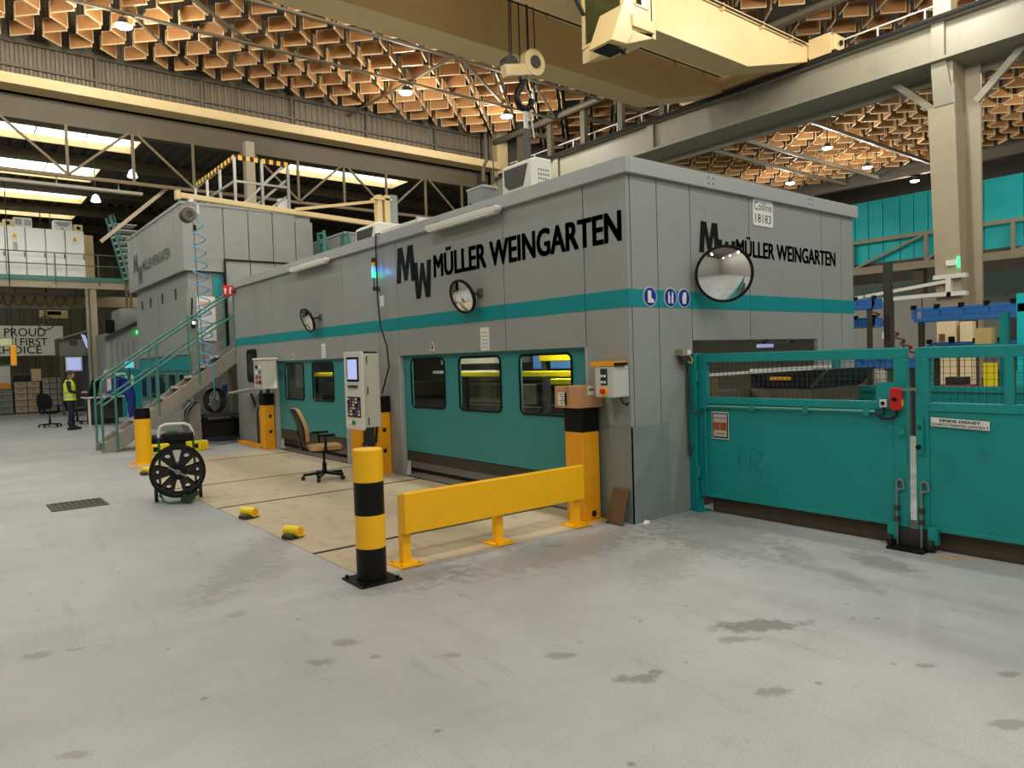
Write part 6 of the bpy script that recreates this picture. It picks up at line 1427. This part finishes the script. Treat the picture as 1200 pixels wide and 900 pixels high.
hand(pf, (.60, -.21, .96), (1, 0, -.3), (0, 0, 1), 1); hand(pf, (.60, .19, .96), (1, 0, -.3), (0, 0, 1), -1)
for y, x in ((-.12, -.04), (.13, .0)): MB().rrect((x-.09, y-.05, 0), (1, 0, 0), (0, 1, 0), UZ, .29, .10, .045, .075).build('shoe', BLK, pf, local=True, bevel=.02)

# ================================================================ lamps
def high_bay(x, y, z, label, group, n=None):
    # n is given for the lamps outside the picture
    t = thing('high_bay_lamp' if n is None else 'high_bay_lamp_offscreen', label, 'lamp', (x, y, z), group=group)
    MB().lathe([(.05, .12), (.09, .10), (.10, .02), (.20, -.06), (.20, -.075)], (x, y, z), 'z', 20).build('housing', STEELD, t, smooth=True)
    MB().lathe([(.19, -.078), (.17, -.10), (.10, -.125), (.001, -.13)], (x, y, z), 'z', 20).build('lens', LAMPG, t, smooth=True)
    MB().cyl((x, y, z+.1), (x, y, z+.21), .015, 6).build('stem', STEELD, t)
    l = bpy.data.lights.new('lamp_light', 'POINT'); l.energy = LAMP_WATTS; l.color = (1.0, .965, .90); l.shadow_soft_size = .22
    lo = bpy.data.objects.new('high_bay_light' if n is None else 'high_bay_light_%d_offscreen' % n, l); COL.objects.link(lo); lo.parent = t; lo.location = (0, 0, -.38)
    return t
HL = ['bright high-bay lamp above the tall press', 'bright high-bay lamp on the lamp rail by the roof brace', 'bright high-bay lamp beside the cream end column']
for k, (x, y) in enumerate(HALL_LAMPS): high_bay(x, y, 9.70, HL[k], 'main hall high-bay lamps')
for k, (x, y) in enumerate(HALL_LAMPS_OFFSCREEN): high_bay(x, y, 9.70, 'round high-bay lamp hanging from the main hall lamp rails', 'main hall high-bay lamps', k+1)
for (x, y) in SIDE_LAMPS:
    t = high_bay(x, y, 9.5, 'round high-bay lamp hanging in the neighbouring bay', 'neighbouring bay high-bay lamps'); MB().bar((x, y, 9.70), (x, y, 12.6 if x < 30 else 9.75), .03).build('hanger', OLIVED, t)
for k, (x, y) in enumerate(SIDE_LAMPS_OFFSCREEN):
    t = high_bay(x, y, 9.5, 'round high-bay lamp hanging in the neighbouring bay', 'neighbouring bay high-bay lamps', 100+k); MB().bar((x, y, 9.70), (x, y, 12.6), .03).build('hanger', OLIVED, t)
for x, y, z in ((-.55, 18.6, 7.3), (-1.2, 20.6, 6.9)):
    t = thing('pendant_lamp', 'white glass pendant lamp beside the truss post' if y < 19 else 'white glass pendant lamp lower above the mezzanine end', 'lamp', (x, y, z), group='low bay pendant lamps'); MB().lathe([(.03, .2), (.08, .16), (.14, 0), (.13, -.03), (.001, -.05)], (x, y, z), 'z', 16).build('shade', E('lit_white_glass', (240, 250, 255), 3.0), t, smooth=True); MB().cyl((x, y, z+.2), (x, y, 8.45), .012, 6).build('cord', STEELD, t)
